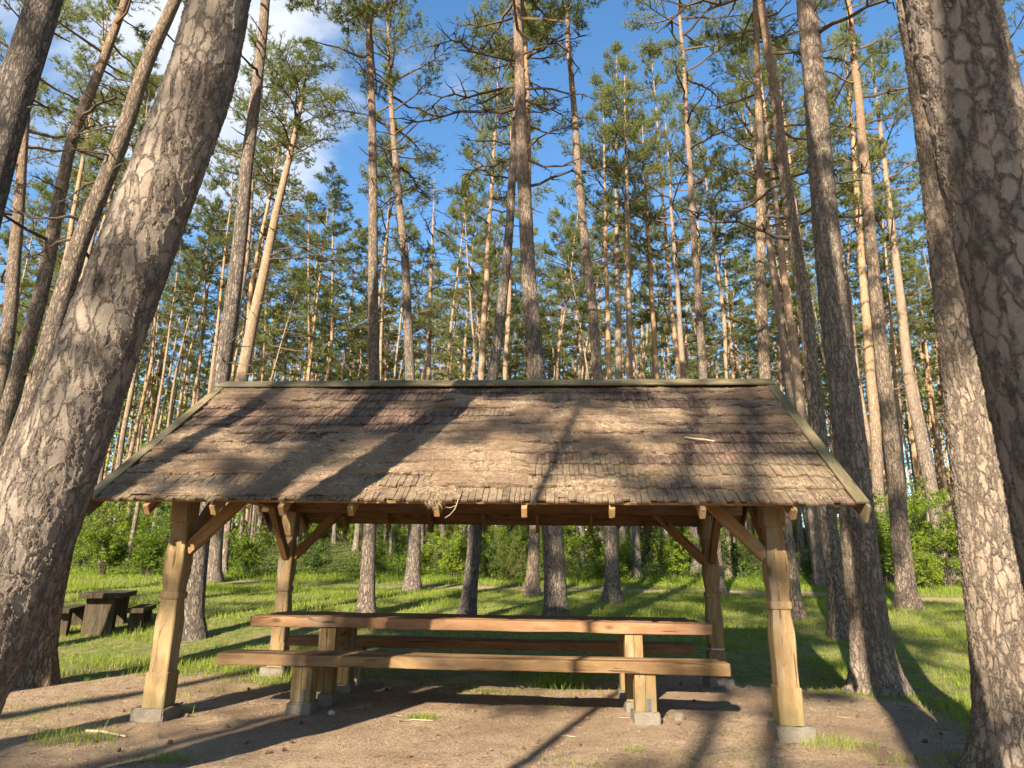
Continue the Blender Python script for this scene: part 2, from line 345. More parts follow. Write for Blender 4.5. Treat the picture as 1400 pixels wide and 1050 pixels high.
def ground_mat():
    m, nt = newmat('forest_soil'); g = NT(nt); c = obj_coord(g)
    at = g('ShaderNodeAttribute', 2, {'attribute_name': 'turf'})
    fo = g('ShaderNodeAttribute', 2, {'attribute_name': 'forest'})
    a = g.noise(c, 55, 6, .75); b = g.noise(c, 6, 5, .6); f2 = g.noise(c, 190, 3, .7); big = g.noise(c, 1.1, 4)
    ff = g.math('ADD', g.math('MULTIPLY', a, .55), g.math('ADD', g.math('MULTIPLY', f2, .25), g.math('MULTIPLY', b, .2)))
    soil = g.ramp(ff, [(.36, (.075, .048, .028)), (.46, (.24, .162, .098)), (.55, (.405, .292, .185)), (.66, (.56, .44, .305))])
    soil = g.mix(g.math('MULTIPLY', g.ss(.45, .62, g.math('ADD', g.math('MULTIPLY', big, .6), g.math('MULTIPLY', b, .4))), .6), soil, g.mix(g.ss(.4, .62, f2), (.12, .07, .04), (.3, .19, .11)))
    vor = g('ShaderNodeTexVoronoi', 0, {'feature': 'F1'}, Vector=c, Scale=26)
    soil = g.mix(g.ss(.17, .09, vor), soil, g.mix(g.ss(.4, .6, g.noise(c, 17, 2)), (.08, .045, .028), (.42, .33, .24)))
    turf = g.mix(g.ss(.35, .65, a), (.06, .075, .022), (.12, .17, .035))
    turf = g.mix(g.math('MULTIPLY', g.ss(.40, .60, g.math('ADD', g.math('MULTIPLY', b, .6), g.math('MULTIPLY', a, .4))), .85), turf, (.235, .175, .085))
    mf = g.ss(.45, .8, g.math('ADD', at, g.math('MULTIPLY', g.math('SUBTRACT', a, .5), .5)))
    col = g.mix(mf, soil, turf)
    col = g.mix(fo, col, g.mix(g.ss(.4, .65, b), (.05, .06, .018), (.085, .07, .03)))
    bp = g('ShaderNodeBump', 0, None, Strength=1., Distance=.035, Height=g.math('ADD', ff, g.math('MULTIPLY', g.ss(.17, .09, vor), .2)))
    g.out(g('ShaderNodeBsdfPrincipled', 0, None, Base_Color=col, Roughness=.95, Normal=bp, Specular_IOR_Level=.1)); return m
M_GROUND = ground_mat()
M_PATH = simple('path_gravel', None, .95, .1, (20, (.16, .12, .075), (.33, .25, .165)), bump=.02, bscale=60)

# ------------------------------------------------------------------ world and sun
w = bpy.data.worlds.new('World'); S.world = w; w.use_nodes = True; nt = w.node_tree
for n in list(nt.nodes): nt.nodes.remove(n)
g = NT(nt)
sky = nt.nodes.new('ShaderNodeTexSky'); sky.sky_type = 'NISHITA'; sky.sun_disc = False
sky.sun_elevation = SUN_EL; sky.sun_rotation = PI + SUN_AZ; sky.air_density = 1.0; sky.dust_density = .3; sky.ozone_density = 2.5
d = g('ShaderNodeTexCoord', 0)
sp = nt.nodes.new('ShaderNodeSeparateXYZ'); nt.links.new(d, sp.inputs[0])
zc = g.math('ADD', g.math('MAXIMUM', sp.outputs[2], 0.), .18)
pl = g('ShaderNodeCombineXYZ', 0, None, X=g.math('DIVIDE', sp.outputs[0], zc), Y=g.math('DIVIDE', sp.outputs[1], zc), Z=3.7)
cn = g.noise(g.vmul(pl, (1.0, 1.5, 1)), 1.15, 7, .58, .35)
# the cloud bank stands in the western half of the sky
west = g.ss(.25, -.35, g.math('ADD', sp.outputs[0], g.math('MULTIPLY', g.noise(pl, 1.1, 2), .12)))
cm = g.math('MULTIPLY', g.ss(.565, .75, g.math('ADD', cn, g.math('MULTIPLY', g.math('SUBTRACT', west, .62), .2))), .8)
skyc = g('ShaderNodeHueSaturation', 0, None, Hue=.497, Saturation=1.17, Value=1.25, Color=sky.outputs[0])
cc = g.mix(cm, skyc, (5.2, 5.3, 5.5))
bg = nt.nodes.new('ShaderNodeBackground'); nt.links.new(cc, bg.inputs[0]); bg.inputs[1].default_value = .058
ow = nt.nodes.new('ShaderNodeOutputWorld'); nt.links.new(bg.outputs[0], ow.inputs[0])
sd = bpy.data.lights.new('sun', 'SUN'); sd.energy = 5.0; sd.angle = math.radians(.53); sd.color = (1, .90, .74)
so = bpy.data.objects.new('sun', sd); COL.objects.link(so)
so.rotation_euler = Vector((math.sin(SUN_AZ) * math.cos(SUN_EL), math.cos(SUN_AZ) * math.cos(SUN_EL), -math.sin(SUN_EL))).to_track_quat('-Z', 'Y').to_euler()
S.view_settings.view_transform = 'Standard'; S.view_settings.look = 'None'; S.view_settings.exposure = 1.97; S.view_settings.gamma = 1
S.render.engine = 'CYCLES'; S.cycles.max_bounces = 5; S.cycles.transparent_max_bounces = 4; S.cycles.use_denoising = True
S.cycles.adaptive_threshold = .02

# ------------------------------------------------------------------ ground
def path_y(x): return 19.6 - .004 * (x + 3) ** 2 - .05 * np.asarray(x) + .25 * np.sin(np.asarray(x) * .5)
def tz(x, y):
    x = np.asarray(x, float); y = np.asarray(y, float)
    s = lambda a, b, k: k * (np.clip(y, a, b) - a)
    z = s(9.2, 14., .1) + s(14., 21., .06) + s(21., 26., .05) + s(26., 90., .085) + s(90, 160, .03)
    z = z + .05 * (fbm(x * .5, y * .5, 3, 3) - .5) * sstep(8.5, 11, y) + .035 * (fbm(x * 1.3, y * 1.3, 9, 3) - .5) + .02 * (fbm(x * 5, y * 5, 12, 3) - .5)
    z = z - .035 * np.exp(-((y - path_y(x)) / .55) ** 2) + .9 * sstep(24, 45, y) * (fbm(x * .12, y * .12, 5, 2) - .5)
    return z
def turf_mask(x, y, sparse=1.):
    n = fbm(x * .9, y * .9, 21, 4) - .5
    edge = 8.75 + .35 * np.sin(x * .6) + 2.6 * n + 1.6 * (fbm(x * .35 + 4, y * .35, 23, 2) - .5)
    edge = np.where(x > 1.6, edge - .2 - 1.7 * np.clip(x - 2.55, 0, 2.4), edge)
    edge = np.where(x < -3.3, edge - .35 * np.clip(-3.3 - x, 0, 3.0), edge)
    t = sstep(-.9, .8, y - edge + .9 * (fbm(x * 3.1, y * 3.1, 27, 3) - .5))
    # sparse patches in the foreground corners
    t2 = sstep(.56, .68, fbm(x * 1.1, y * 1.1, 33, 4) + .10 * sstep(2.6, 3.6, x) + .09 * sstep(-2.6, -4., x) - .12 * sstep(5.8, 6.6, y) * sstep(3.2, 2.4, np.abs(x + .5)) - .06) * .75
    p = np.exp(-((y - path_y(x)) / .5) ** 4)
    return np.maximum(t, t2 * sparse) * (1 - p)
def axis(a, b, fine0, fine1, fs, grow=1.22):
    r = list(np.arange(fine0, fine1, fs)); st = fs
    while r[-1] < b: st *= grow; r.append(r[-1] + st)
    st = fs; l = [fine0]
    while l[0] > a: st *= grow; l.insert(0, l[0] - st)
    return np.array(l[:-1] + r)
gx = axis(-150, 150, -9, 9, .06); gy = axis(-60, 190, 2.5, 13, .06)
X, Y = np.meshgrid(gx, gy)
Zg = tz(X, Y); nx, ny = len(gx), len(gy)
mb = MB(); ii = np.arange(ny - 1)[:, None] * nx + np.arange(nx - 1)[None, :]
mb.add(np.stack([X, Y, Zg], -1), np.stack([ii, ii + 1, ii + nx + 1, ii + nx], -1).reshape(-1, 4))
gm = mb.mesh('ground', [M_GROUND], True)
a = gm.attributes.new('turf', 'FLOAT', 'POINT'); a.data.foreach_set('value', turf_mask(X, Y, .55).ravel().astype(np.float32))
a = gm.attributes.new('forest', 'FLOAT', 'POINT'); a.data.foreach_set('value', sstep(20.5, 23.5, Y + 1.5 * fbm(X * .5, Y * .5, 8, 3)).ravel().astype(np.float32))
tag(link('ground', gm), 'sunlit clearing floor of bare needle-strewn soil turning to turf', None, None, 'structure')
px_ = np.arange(-34, 34.01, .25); pw = .42
mb = MB(); PV = []
for k in (-1, -.5, 0, .5, 1):
    yy = path_y(px_) + k * pw * (1 + .15 * np.sin(px_ * 1.7)); PV.append(np.stack([px_, yy, tz(px_, yy) + .012 - .012 * abs(k)], -1))
PV = np.stack(PV, 0); n_ = len(px_); jj = np.arange(4)[:, None] * n_ + np.arange(n_ - 1)[None, :]
mb.add(PV, np.stack([jj, jj + 1, jj + n_ + 1, jj + n_], -1).reshape(-1, 4))
tag(link('path', mb.mesh('path', [M_PATH], True)), 'narrow trodden earth path crossing the grass behind the shelter', None, None, 'structure')

# grass --------------------------------------------------------------
def blades(x, y, h, wd, lean=.35, z=None):
    n = len(x); az = rng.uniform(0, 2 * PI, n); ln = np.abs(rng.normal(0, lean, n)) * h
    z = tz(x, y) - .006 if z is None else z
    base = np.stack([x, y, z], -1); la = rng.uniform(0, 2 * PI, n)
    wv = np.stack([np.cos(az), np.sin(az), 0 * az], -1) * (wd / 2)[:, None]
    lv = np.stack([np.cos(la) * ln, np.sin(la) * ln, 0 * az], -1)
    up = np.array([0, 0, 1.])
    m = base + up * (h * .55)[:, None] + lv * .35; t = base + up * h[:, None] * .95 + lv
    V = np.stack([base - wv, base + wv, m - wv * .7, m + wv * .7, t], 1).reshape(-1, 3); i = np.arange(n)[:, None] * 5
    return V, i + np.array([[0, 1, 3, 2]]), i + np.array([[2, 3, 4]])
def scatter(n, x0, x1, y0, y1, ymul=0):
    x = rng.uniform(x0, x1, n); y = rng.uniform(y0, y1, n); return x, y
gmb = MB()
def turf_patch(n, x0, x1, y0, y1, h0, h1, wd, pw=1.):
    x, y = scatter(n, x0, x1, y0, y1); k = rng.random(n) < turf_mask(x, y) ** pw; x, y = x[k], y[k]
    dens = .3 + .9 * fbm(x * 1.7, y * 1.7, 44, 3) - .55 * sstep(.52, .66, fbm(x * .7, y * 1.5, 47, 4)) * sstep(15, 10, y); k = rng.random(len(x)) < np.clip(dens, 0, 1); x, y = x[k], y[k]
    tall = sstep(.5, .72, fbm(x * .8, y * .8, 61, 3))
    h = (h0 + (h1 - h0) * rng.random(len(x)) ** 1.4) * (.5 + .65 * tall)
    h = h * (1 + .35 * sstep(17.5, 20.5, y))
    V, Q, T = blades(x, y, h, np.full(len(x), wd) * rng.uniform(.7, 1.3, len(x)), .45); gmb.add(V, Q, T)
turf_patch(60000, -5.5, 5.5, 3.6, 8.2, .03, .10, .004, 1.6)
turf_patch(45000, 2.2, 6.5, 4.2, 7.2, .03, .11, .005, 1.2)
turf_patch(190000, -11, 11, 7.0, 12.5, .04, .15, .006)
turf_patch(170000, -16, 16, 12.5, 19.2, .05, .17, .009)
turf_patch(80000, -20, 20, 19.8, 25, .07, .2, .012)
tag(link('grass', gmb.mesh('grass', [M_GRASS])), 'short bright green grass covering the clearing', 'grass', None, 'stuff')

# ------------------------------------------------------------------ shelter
YF, YB = 6.128, 8.688; YR = (YF + YB) / 2; XC = -.79; HW = 2.64; EAVE_Y, EAVE_Z, RIDGE_Z = 5.5, 1.80, 3.27
SL = math.atan2(RIDGE_Z - EAVE_Z, YR - EAVE_Y); RX0, RX1 = -3.93, 2.38
sh = empty('picnic_shelter', (XC, YR, 0), 'open timber picnic shelter with a needle-covered shingle roof on four carved posts', 'shelter')
def post_mesh():
    prof = [(.10, .112), (.375, .112), (.383, .098), (.55, .096), (.72, .102), (.80, .101), (.93, .086), (.975, .083), (.98, .103), (.995, .108), (1.025, .108), (1.04, .103),
            (1.045, .083), (1.09, .085), (1.2, .101), (1.3, .1035), (1.4, .098), (1.52, .085), (1.62, .08), (1.645, .081), (1.652, .1), (1.66, .104), (1.95, .104)]
    bm = bmesh.new(); rows = []
    for z, h in prof:
        h *= .80 if .979 < z < 1.041 else .87
        ch = .009; pts = [(-h, -h + ch), (-h + ch, -h), (h - ch, -h), (h, -h + ch), (h, h - ch), (h - ch, h), (-h + ch, h), (-h, h - ch)]
        # local X runs up the post, so the grain follows it
        rows.append([bm.verts.new((z, a_, b_)) for a_, b_ in pts])
    for i in range(len(rows) - 1):
        for k in range(8): bm.faces.new((rows[i][k], rows[i][(k + 1) % 8], rows[i + 1][(k + 1) % 8], rows[i + 1][k]))
    bm.faces.new(rows[0][::-1]); bm.faces.new(rows[-1])
    return bm_mesh('post', bm, M_POST)
PM = post_mesh()
def part_at(name, me, parent, world_loc, rot=None):
    o = link(name, me, parent)
    base = Vector(parent.location) if parent.parent is None else Vector(parent.parent.location) + Vector(parent.location)
    o.location = Vector(world_loc) - base
    if rot is not None: o.rotation_euler = rot
    return o
for k, (sx, yy) in enumerate(((-1, YF), (1, YF), (-1, YB), (1, YB))):
    x = XC + sx * HW
    p = link('post', PM if k == 0 else PM.copy(), sh); p.location = (sx * HW, yy - YR, 0)
    p.matrix_local = Matrix.Translation((sx * HW, yy - YR, 0)) @ Matrix(((0, 1, 0, 0), (0, 0, 1, 0), (1, 0, 0, 0), (0, 0, 0, 1)))
    f = rock_block('footing', .29, .29, .24, M_CONC, sh, (sx * HW + .01 * sx, yy - YR, -.02), 10 + k, .02, .03 * sx)
    # flat iron strap let into the post foot, on the outer side
    bm = bmesh.new(); bmesh.ops.create_cube(bm, size=1)
    for v in bm.verts: v.co = Vector((v.co.x * .007, v.co.y * .05, v.co.z * .2))
    st = link('strap', bm_mesh('strap', bm, M_IRON, .001), sh, (sx * (HW + .099), yy - YR - .05, .18))
    if sx > 0 and yy > 7:
        th = np.linspace(0, 4 * PI, 41); q = .0905
        def sq(t): c, s_ = math.cos(t), math.sin(t); m_ = max(abs(c), abs(s_)); return c / m_ * q, s_ / m_ * q
        mbw = MB(); mbw.add(*tube(np.array([[*sq(t), .40 + .012 * t / (4 * PI)] for t in th]), .0035, 5))
        link('wire', mbw.mesh('wire', [M_WIRE]), sh, (sx * HW, yy - YR, 0))
PT = 1.95
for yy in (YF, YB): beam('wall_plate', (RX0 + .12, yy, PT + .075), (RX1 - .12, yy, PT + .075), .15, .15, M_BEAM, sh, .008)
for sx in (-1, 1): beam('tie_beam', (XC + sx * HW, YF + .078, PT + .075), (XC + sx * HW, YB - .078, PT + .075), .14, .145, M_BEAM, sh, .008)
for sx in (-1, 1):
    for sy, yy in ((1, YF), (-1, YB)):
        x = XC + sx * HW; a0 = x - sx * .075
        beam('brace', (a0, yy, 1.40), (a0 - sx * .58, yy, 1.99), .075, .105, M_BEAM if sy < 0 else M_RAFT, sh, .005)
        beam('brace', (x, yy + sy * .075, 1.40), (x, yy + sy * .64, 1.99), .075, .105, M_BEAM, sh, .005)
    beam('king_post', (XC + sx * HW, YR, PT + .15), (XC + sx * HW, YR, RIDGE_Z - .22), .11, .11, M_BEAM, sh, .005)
ridge_o = beam('ridge_beam', (RX0 + .1, YR, RIDGE_Z - .17), (RX1 - .1, YR, RIDGE_Z - .17), .10, .14, M_BEAM, sh, .006)
cs, sn = math.cos(SL), math.sin(SL)
SLEN = (YR - EAVE_Y) / cs
def roof_pt(x, s, n, side):  # s along the slope from the eave (front = -1), n above the roof plane
    if side > 0: s = .12 + s * (SLEN - .12) / SLEN
    yy = s * cs - n * sn; zz = EAVE_Z + s * sn + n * cs
    return (x, EAVE_Y + yy if side < 0 else 2 * YR - EAVE_Y - yy, zz)
SLEN = (YR - EAVE_Y) / cs
xs_front = [-3.42, -2.85, -2.27, -1.69, -.98, -.27, .43, 1.14, 1.84]
for side in (-1, 1):
    for x in xs_front:
        xx = x if side < 0 else x + .0
        beam('rafter', roof_pt(xx, -.055, -.078, side), roof_pt(xx, SLEN - .03, -.078, side), .046, .088, M_RAFT, sh, .004)
# roof deck
    bm = bmesh.new()
    nb = 16
    for b in range(nb):
        s0, s1 = SLEN * b / nb + .004, SLEN * (b + 1) / nb - .002
        v = [bm.verts.new(roof_pt(x_, s_, n_, side)) for x_ in (RX0 + .02, RX1 - .02) for s_, n_ in ((s0, -.034), (s1, -.034), (s1, -.012), (s0, -.012))]
        for q in ((0, 1, 2, 3), (7, 6, 5, 4), (0, 4, 5, 1), (1, 5, 6, 2), (2, 6, 7, 3), (3, 7, 4, 0)): bm.faces.new([v[i] for i in q])
    me = bm_mesh('roof_deck', bm, M_DECK); o = link('roof_deck', me, sh); o.location = (-XC, -YR, 0)
    # shingles
    mb = MB(); NR = 12; exp_ = SLEN / NR; rs = np.random.default_rng(5 + side)
    for r in range(NR):
        x = RX0 + .03
        while x < RX1 - .03:
            wd = rs.uniform(.036, .072); x2 = min(x + wd, RX1 - .02)
            s0 = r * exp_ + rs.normal(-.012, .013) - .03 * (rs.random() < .05) - (.02 if r == 0 else 0); s1 = s0 + exp_ * 1.45; lift = rs.uniform(0, .009) + .012 * (rs.random() < .06); sk = rs.normal(0, .006)
            th = .017; n0 = .021 + lift; n1 = .0005
            if r == NR - 1: s1 = min(s1, SLEN - .01)
            c_ = [(x, s0, n0 - th), (x2 - .006, s0 + sk, n0 - th), (x2 - .006, s0 + sk, n0), (x, s0, n0), (x, s1, n1 - .008), (x2 - .005, s1, n1 - .008), (x2 - .005, s1, n1), (x, s1, n1)]
            V = [roof_pt(*q, side) for q in c_]
            Q = [(0, 1, 2, 3), (3, 2, 6, 7), (0, 3, 7, 4), (1, 5, 6, 2), (0, 4, 5, 1)]
            mb.add(V, Q); x = x2
    o = link('shingles', mb.mesh('shingles', [M_SHINGLE]), sh); o.location = (-XC, -YR, 0)
    o['label'] = 'weathered split wood shingles with damp green lower rows'
for sx, xx in ((-1, RX0), (1, RX1)):
    for side in (-1, 1):
        beam('barge_board', roof_pt(xx, -.09, -.05, side), roof_pt(xx, SLEN + (-.01), -.05, side), .026, .15, M_MOSSY, sh, .004)
        xc = xx - sx * .038
        beam('verge_board', roof_pt(xc, -.05, .037, side), roof_pt(xc, SLEN - .012, .037, side), .1, .022, M_MOSSY, sh, .004)
# ridge boards
def slab(name, c, mat):
    bm = bmesh.new(); v = [bm.verts.new(p_) for p_ in c]
    for q in ((0, 1, 2, 3), (7, 6, 5, 4), (0, 4, 5, 1), (1, 5, 6, 2), (2, 6, 7, 3), (3, 7, 4, 0)): bm.faces.new([v[i] for i in q])
    o = link(name, bm_mesh(name, bm, mat, .004), sh); o.location = (-XC, -YR, 0); return o
slab('ridge_board', [(x_, *roof_pt(x_, s_, n_, -1)[1:]) for x_ in (RX0 + .005, RX1 - .005) for s_, n_ in ((SLEN - .095, .05), (SLEN + .045, .05), (SLEN + .045, .072), (SLEN - .095, .072))], M_MOSSY)
slab('ridge_board', [(x_, *roof_pt(x_, s_, n_, 1)[1:]) for x_ in (RX0 + .005, RX1 - .005) for s_, n_ in ((SLEN - .095, .05), (SLEN + .017, .05), (SLEN + .017, .072), (SLEN - .095, .072))], M_MOSSY)

# needle litter lying on the roof: a thin uneven mat that thins out to bare shingles, with loose needles over it
def litter_h(x, s):
    r = s / (SLEN / 12); fr = r - np.floor(r); row = np.floor(r)
    n = fbm(x * .9 + 3, s * 1.9, 71, 4); n2 = fbm(x * 3.5, s * 5, 75, 3); rown = _h(np.floor(x * 1.4 + row * .37), row, row * 0, 4)
    box = lambda x0, x1, s0, s1: sstep(x0 - .12, x0 + .12, x) * sstep(x1 + .15, x1 - .15, x) * sstep(s0 - .03, s0 + .03, s) * sstep(s1 + .02, s1 - .03, s)
    cover = n * 1.3 + n2 * .6 + (rown - .5) * .18 - .85 + .10 * sstep(-2.9, -1.4, x) - .20 * sstep(.5, 2.0, x) - .10 * sstep(-2.6, -3.6, x)
    cover = cover - .40 * sstep(.20, .03, s) * np.where(np.abs(x + 1.0) < .16, 0, 1) - .10 * sstep(SLEN - .35, SLEN - .15, s)
    cover = cover - .55 * (box(-3.45, -2.55, .2, .41) + box(-1.72, -1.12, .2, .41) + box(-2.9, -2.3, 1.0, 1.2) + box(-1.9, -1.3, 1.2, 1.42) + box(.95, 2.3, .4, .6) + box(1.2, 2.3, .8, 1.0))
    edge_ = .35 + .65 * sstep(.38, .6, vnoise(x * 1.1 + 7, row * 3.1, 78))
    cover = cover - edge_ * (.22 * sstep(.72, .97, fr) + .12 * sstep(.10, .0, fr))
    return cover, n2
for side in (-1,):
    xs = np.arange(RX0 + .06, RX1 - .06, .016); ss_ = np.arange(.012, SLEN - .06, .014)
    XX, SS = np.meshgrid(xs, ss_); cov, n2 = litter_h(XX, SS)
    fine = fbm(XX * 22, SS * 22, 91, 2) - .5
    r = SS / (SLEN / 12); fr = r - np.floor(r); stepn = .021 * (1 - fr) + .003
    thick = sstep(.02, .26, cov); Nn = (np.clip(cov * .16, -.03, .030) + stepn) * (1 - thick) + thick * (.010 + .021 * (1 - fr) + .03 * np.clip(cov, 0, .35)) + fine * .010
    P = np.stack(roof_pt(XX, SS, Nn, side), -1)
    m_, n_ = XX.shape; ii = np.arange(m_ - 1)[:, None] * n_ + np.arange(n_ - 1)[None, :]
    Qd = np.stack([ii, ii + 1, ii + n_ + 1, ii + n_], -1).reshape(-1, 4)
    keep = (np.maximum.reduce([cov.ravel()[Qd[:, i]] for i in range(4)]) > -.09); Qd = Qd[keep]
    mb = MB(); mb.add(P, Qd)
    n = 125000; x = rng.uniform(RX0 + .08, RX1 - .08, n); s_ = rng.uniform(.02, SLEN - .08, n); cov, n2 = litter_h(x, s_)
    k = rng.random(n) < np.maximum(sstep(-.13, .05, cov), .10 + .25 * sstep(.15, .0, (s_ / (SLEN / 12)) % 1)); x, s_, cov = x[k], s_[k], cov[k]
    fr = (s_ / (SLEN / 12)) % 1
    tk = sstep(.02, .26, cov); nn = (np.clip(cov * .16, -.004, .030) + .021 * (1 - fr)) * (1 - tk) + tk * (.010 + .021 * (1 - fr) + .03 * np.clip(cov, 0, .35)) + .006 + rng.uniform(0, .007, len(x))
    a_ = rng.uniform(0, PI, len(x)); L = rng.uniform(.02, .05, len(x)); tl = rng.normal(0, .10, len(x)) * L; wd = .0024
    dx, ds = np.cos(a_) * L / 2, np.sin(a_) * L / 2; qx, qs = -np.sin(a_) * wd / 2, np.cos(a_) * wd / 2
    c_ = [roof_pt(x - dx - qx, s_ - ds - qs, nn - tl / 2, side), roof_pt(x - dx + qx, s_ - ds + qs, nn - tl / 2, side), roof_pt(x + dx + qx, s_ + ds + qs, nn + tl / 2, side), roof_pt(x + dx - qx, s_ + ds - qs, nn + tl / 2, side)]
    V = np.stack([np.stack(np.broadcast_arrays(*q), -1) for q in c_], 1).reshape(-1, 3)
    mb.add(V, np.arange(len(x))[:, None] * 4 + np.arange(4)[None, :], mi=1)
    # a tuft of litter hanging over the eave beside the twig
    n = 300
    c0 = np.array([-1.0, 5.475, 1.80]) + rng.normal(0, 1, (n, 3)) * [.03, .012, .016]; dr = rng.normal(0, 1, (n, 3)) * [.6, .3, .5] + [0, -.1, -.9]; dr /= np.linalg.norm(dr, axis=1)[:, None]
    L = rng.uniform(.03, .075, n)[:, None]; wv = np.cross(dr, rng.normal(0, 1, (n, 3))); wv = wv / np.linalg.norm(wv, axis=1)[:, None] * .0018
    mb.add(np.stack([c0 - wv, c0 + wv, c0 + dr * L], 1).reshape(-1, 3), None, np.arange(n)[:, None] * 3 + np.arange(3)[None, :], 1)
    tag(link('needle_litter', mb.mesh('needle_litter', [M_LITTER, M_DRYN])), 'thick mat of dry tan pine needles on the shelter roof', 'pine needles', None, 'stuff')
def stick(name, pts, r0, r1, mat, label, cat, forks=()):
    mb = MB(); P = np.array(pts, float); mb.add(*tube(P, np.linspace(r0, r1, len(P)), 6))
    for f_ in forks: mb.add(*tube(np.array(f_, float), np.linspace(r1 * 1.2, r1 * .6, len(f_)), 5))
    return tag(link(name, mb.mesh(name, [mat], True)), label, cat)
stick('stick', [roof_pt(1.17, 1.02, .06, -1), roof_pt(1.27, 1.0, .055, -1), roof_pt(1.36, .97, .06, -1), roof_pt(1.43, .96, .05, -1)], .011, .007, M_DRY, 'pale bare stick lying on the needle-covered roof', 'stick')
stick('twig', [(-.80, 5.50, 1.845), (-.80, 5.45, 1.80), (-.815, 5.44, 1.74), (-.83, 5.44, 1.715)], .004, .003, M_DRY, 'thin forked dry twig hanging from the front eave', 'twig',
      [[(-.81, 5.44, 1.755), (-.86, 5.44, 1.735), (-.9, 5.43, 1.74)], [(-.83, 5.44, 1.715), (-.86, 5.44, 1.68), (-.90, 5.44, 1.655)]])
# ------------------------------------------------------------------ table and benches under the roof
def strap_on(parent, loc, w_=.035, h_=.1):
    bm = bmesh.new(); bmesh.ops.create_cube(bm, size=1)
    for v in bm.verts: v.co = Vector((v.co.x * w_, v.co.y * .006, v.co.z * h_))
    return link('strap', bm_mesh('strap', bm, M_IRON, .001), parent, loc)
TX0, TX1, TZ = -3.07, 1.46, .79
t = empty('picnic_table', (-.8, 7.4, 0), 'long heavy plank picnic table standing under the shelter roof', 'table')
yb = 6.95
for k, wd in enumerate((.235, .22, .235, .225)):
    th = .098 if k == 0 else .09
    beam('plank', (TX0 + random.uniform(-.02, .02) * (k > 0), yb + wd / 2, TZ - th / 2 - (.0 if k == 0 else random.uniform(0, .006))), (TX1 - [0, .05, .03, .08][k], yb + wd / 2, TZ - th / 2 - (.0 if k == 0 else random.uniform(0, .006))), wd - .006, th, M_TABLE, t, .013, 9, .0035, seed=k)
    yb += wd
for x in (-2.28, .72):
    for yy in (7.06, 7.66):
        rock_block('footing', .2, .23, .22, M_CONC, t, (x + .8, yy + .0 - 7.4, -.02), int(x * 10 + yy * 7), .012, .04)
        L_ = [beam('leg', (x + dx, yy, .09), (x + dx, yy, TZ - .099), .083, .16, M_LEG, t, .006) for dx in (-.0425, .0425)]
    beam('stretcher', (x, 7.145, .52), (x, 7.575, .52), .07, .14, M_LEG, t, .006)
def bench(label, x0, x1, y0, z, depth, mat, seed):
    b = empty('bench', ((x0 + x1) / 2, y0 + depth / 2, 0), label, 'bench', 'plank benches at the long table'); cx, cy = (x0 + x1) / 2, y0 + depth / 2
    nb = 2; yy = y0
    for k in range(nb):
        wd = depth / nb
        beam('plank', (x0 + .03 * k, yy + wd / 2, z - .05), (x1 - .04 * k, yy + wd / 2, z - .05 - .003 * k), wd - .004, .10, mat, b, .012, 9, .0035, seed=seed + k); yy += wd
    for x in (-2.32, .755):
        rock_block('footing', .22, .25, .22, M_CONC, b, (x - cx, -.06, -.015), seed + int(x * 9), .016, .05)
        for dx in (-.0465, .0465): beam('leg', (x + dx, y0 + .12, .09), (x + dx, y0 + .12, z - .101), .091, .17, M_LEG, b, .006, seed=3)
        strap_on(b, (x + .025 - cx, y0 + .032 - cy, .15))
    return b
bench('front plank bench of the long table, nearest the camera', -3.12, 1.49, 6.44, .50, .36, M_BENCH, 20)
bench('rear plank bench behind the long table, in shade', -3.1, 1.49, 8.08, .50, .34, M_TABLE, 40)

# ------------------------------------------------------------------ old picnic set in the shade on the left
def groundpt(x, y):
    d = ray(x, y); lo, hi = 2., 120.
    ys = np.linspace(2, 120, 4000); P = CAM[None, :] + d[None, :] * (ys / d[1])[:, None]
    below = P[:, 2] <= tz(P[:, 0], P[:, 1])
    k = int(np.argmax(below)) if below.any() else len(ys) - 1
    return P[k]
gp = groundpt(131, 869); gz = float(tz(gp[0], gp[1])); RZ = 1.98
ox, oy = gp[0] + .62 * math.cos(RZ), gp[1] + .62 * math.sin(RZ); gz = float(tz(ox, oy))
t = empty('picnic_table', (ox, oy, gz), 'weathered picnic table, wood darkened for shade, left of the shelter', 'table', rz=RZ)
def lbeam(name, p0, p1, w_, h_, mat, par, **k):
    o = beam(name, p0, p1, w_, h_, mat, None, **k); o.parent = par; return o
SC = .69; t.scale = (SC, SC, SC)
for k in range(3): lbeam('plank', (-1.15, -.29 + .29 * k, .80), (1.1 - .02 * k, -.29 + .29 * k, .80), .282, .12, M_OLD_SHADED, t, bevel=.012)
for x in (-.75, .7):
    lbeam('leg', (x - .1, 0, -.12), (x - .1, 0, .74), .19, .62, M_OLD_SHADED, t, bevel=.01); lbeam('leg', (x + .1, 0, -.12), (x + .1, 0, .74), .19, .62, M_OLD_SHADED, t, bevel=.01)
for dy, lab in ((.76, 'weathered bench, wood darkened for shade, on the left of the old picnic table'), (-.76, 'weathered bench, wood darkened for shade, on the right of the old picnic table')):
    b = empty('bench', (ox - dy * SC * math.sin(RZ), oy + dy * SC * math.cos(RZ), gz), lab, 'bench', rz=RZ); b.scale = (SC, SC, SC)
    lbeam('plank', (-1.1, -.0, .46), (1.1, 0, .46), .36, .11, M_OLD_SHADED, b, bevel=.012)
    for x in (-.7, .7): lbeam('leg', (x, 0, -.15), (x, 0, .40), .3, .28, M_OLD_SHADED, b, bevel=.01)
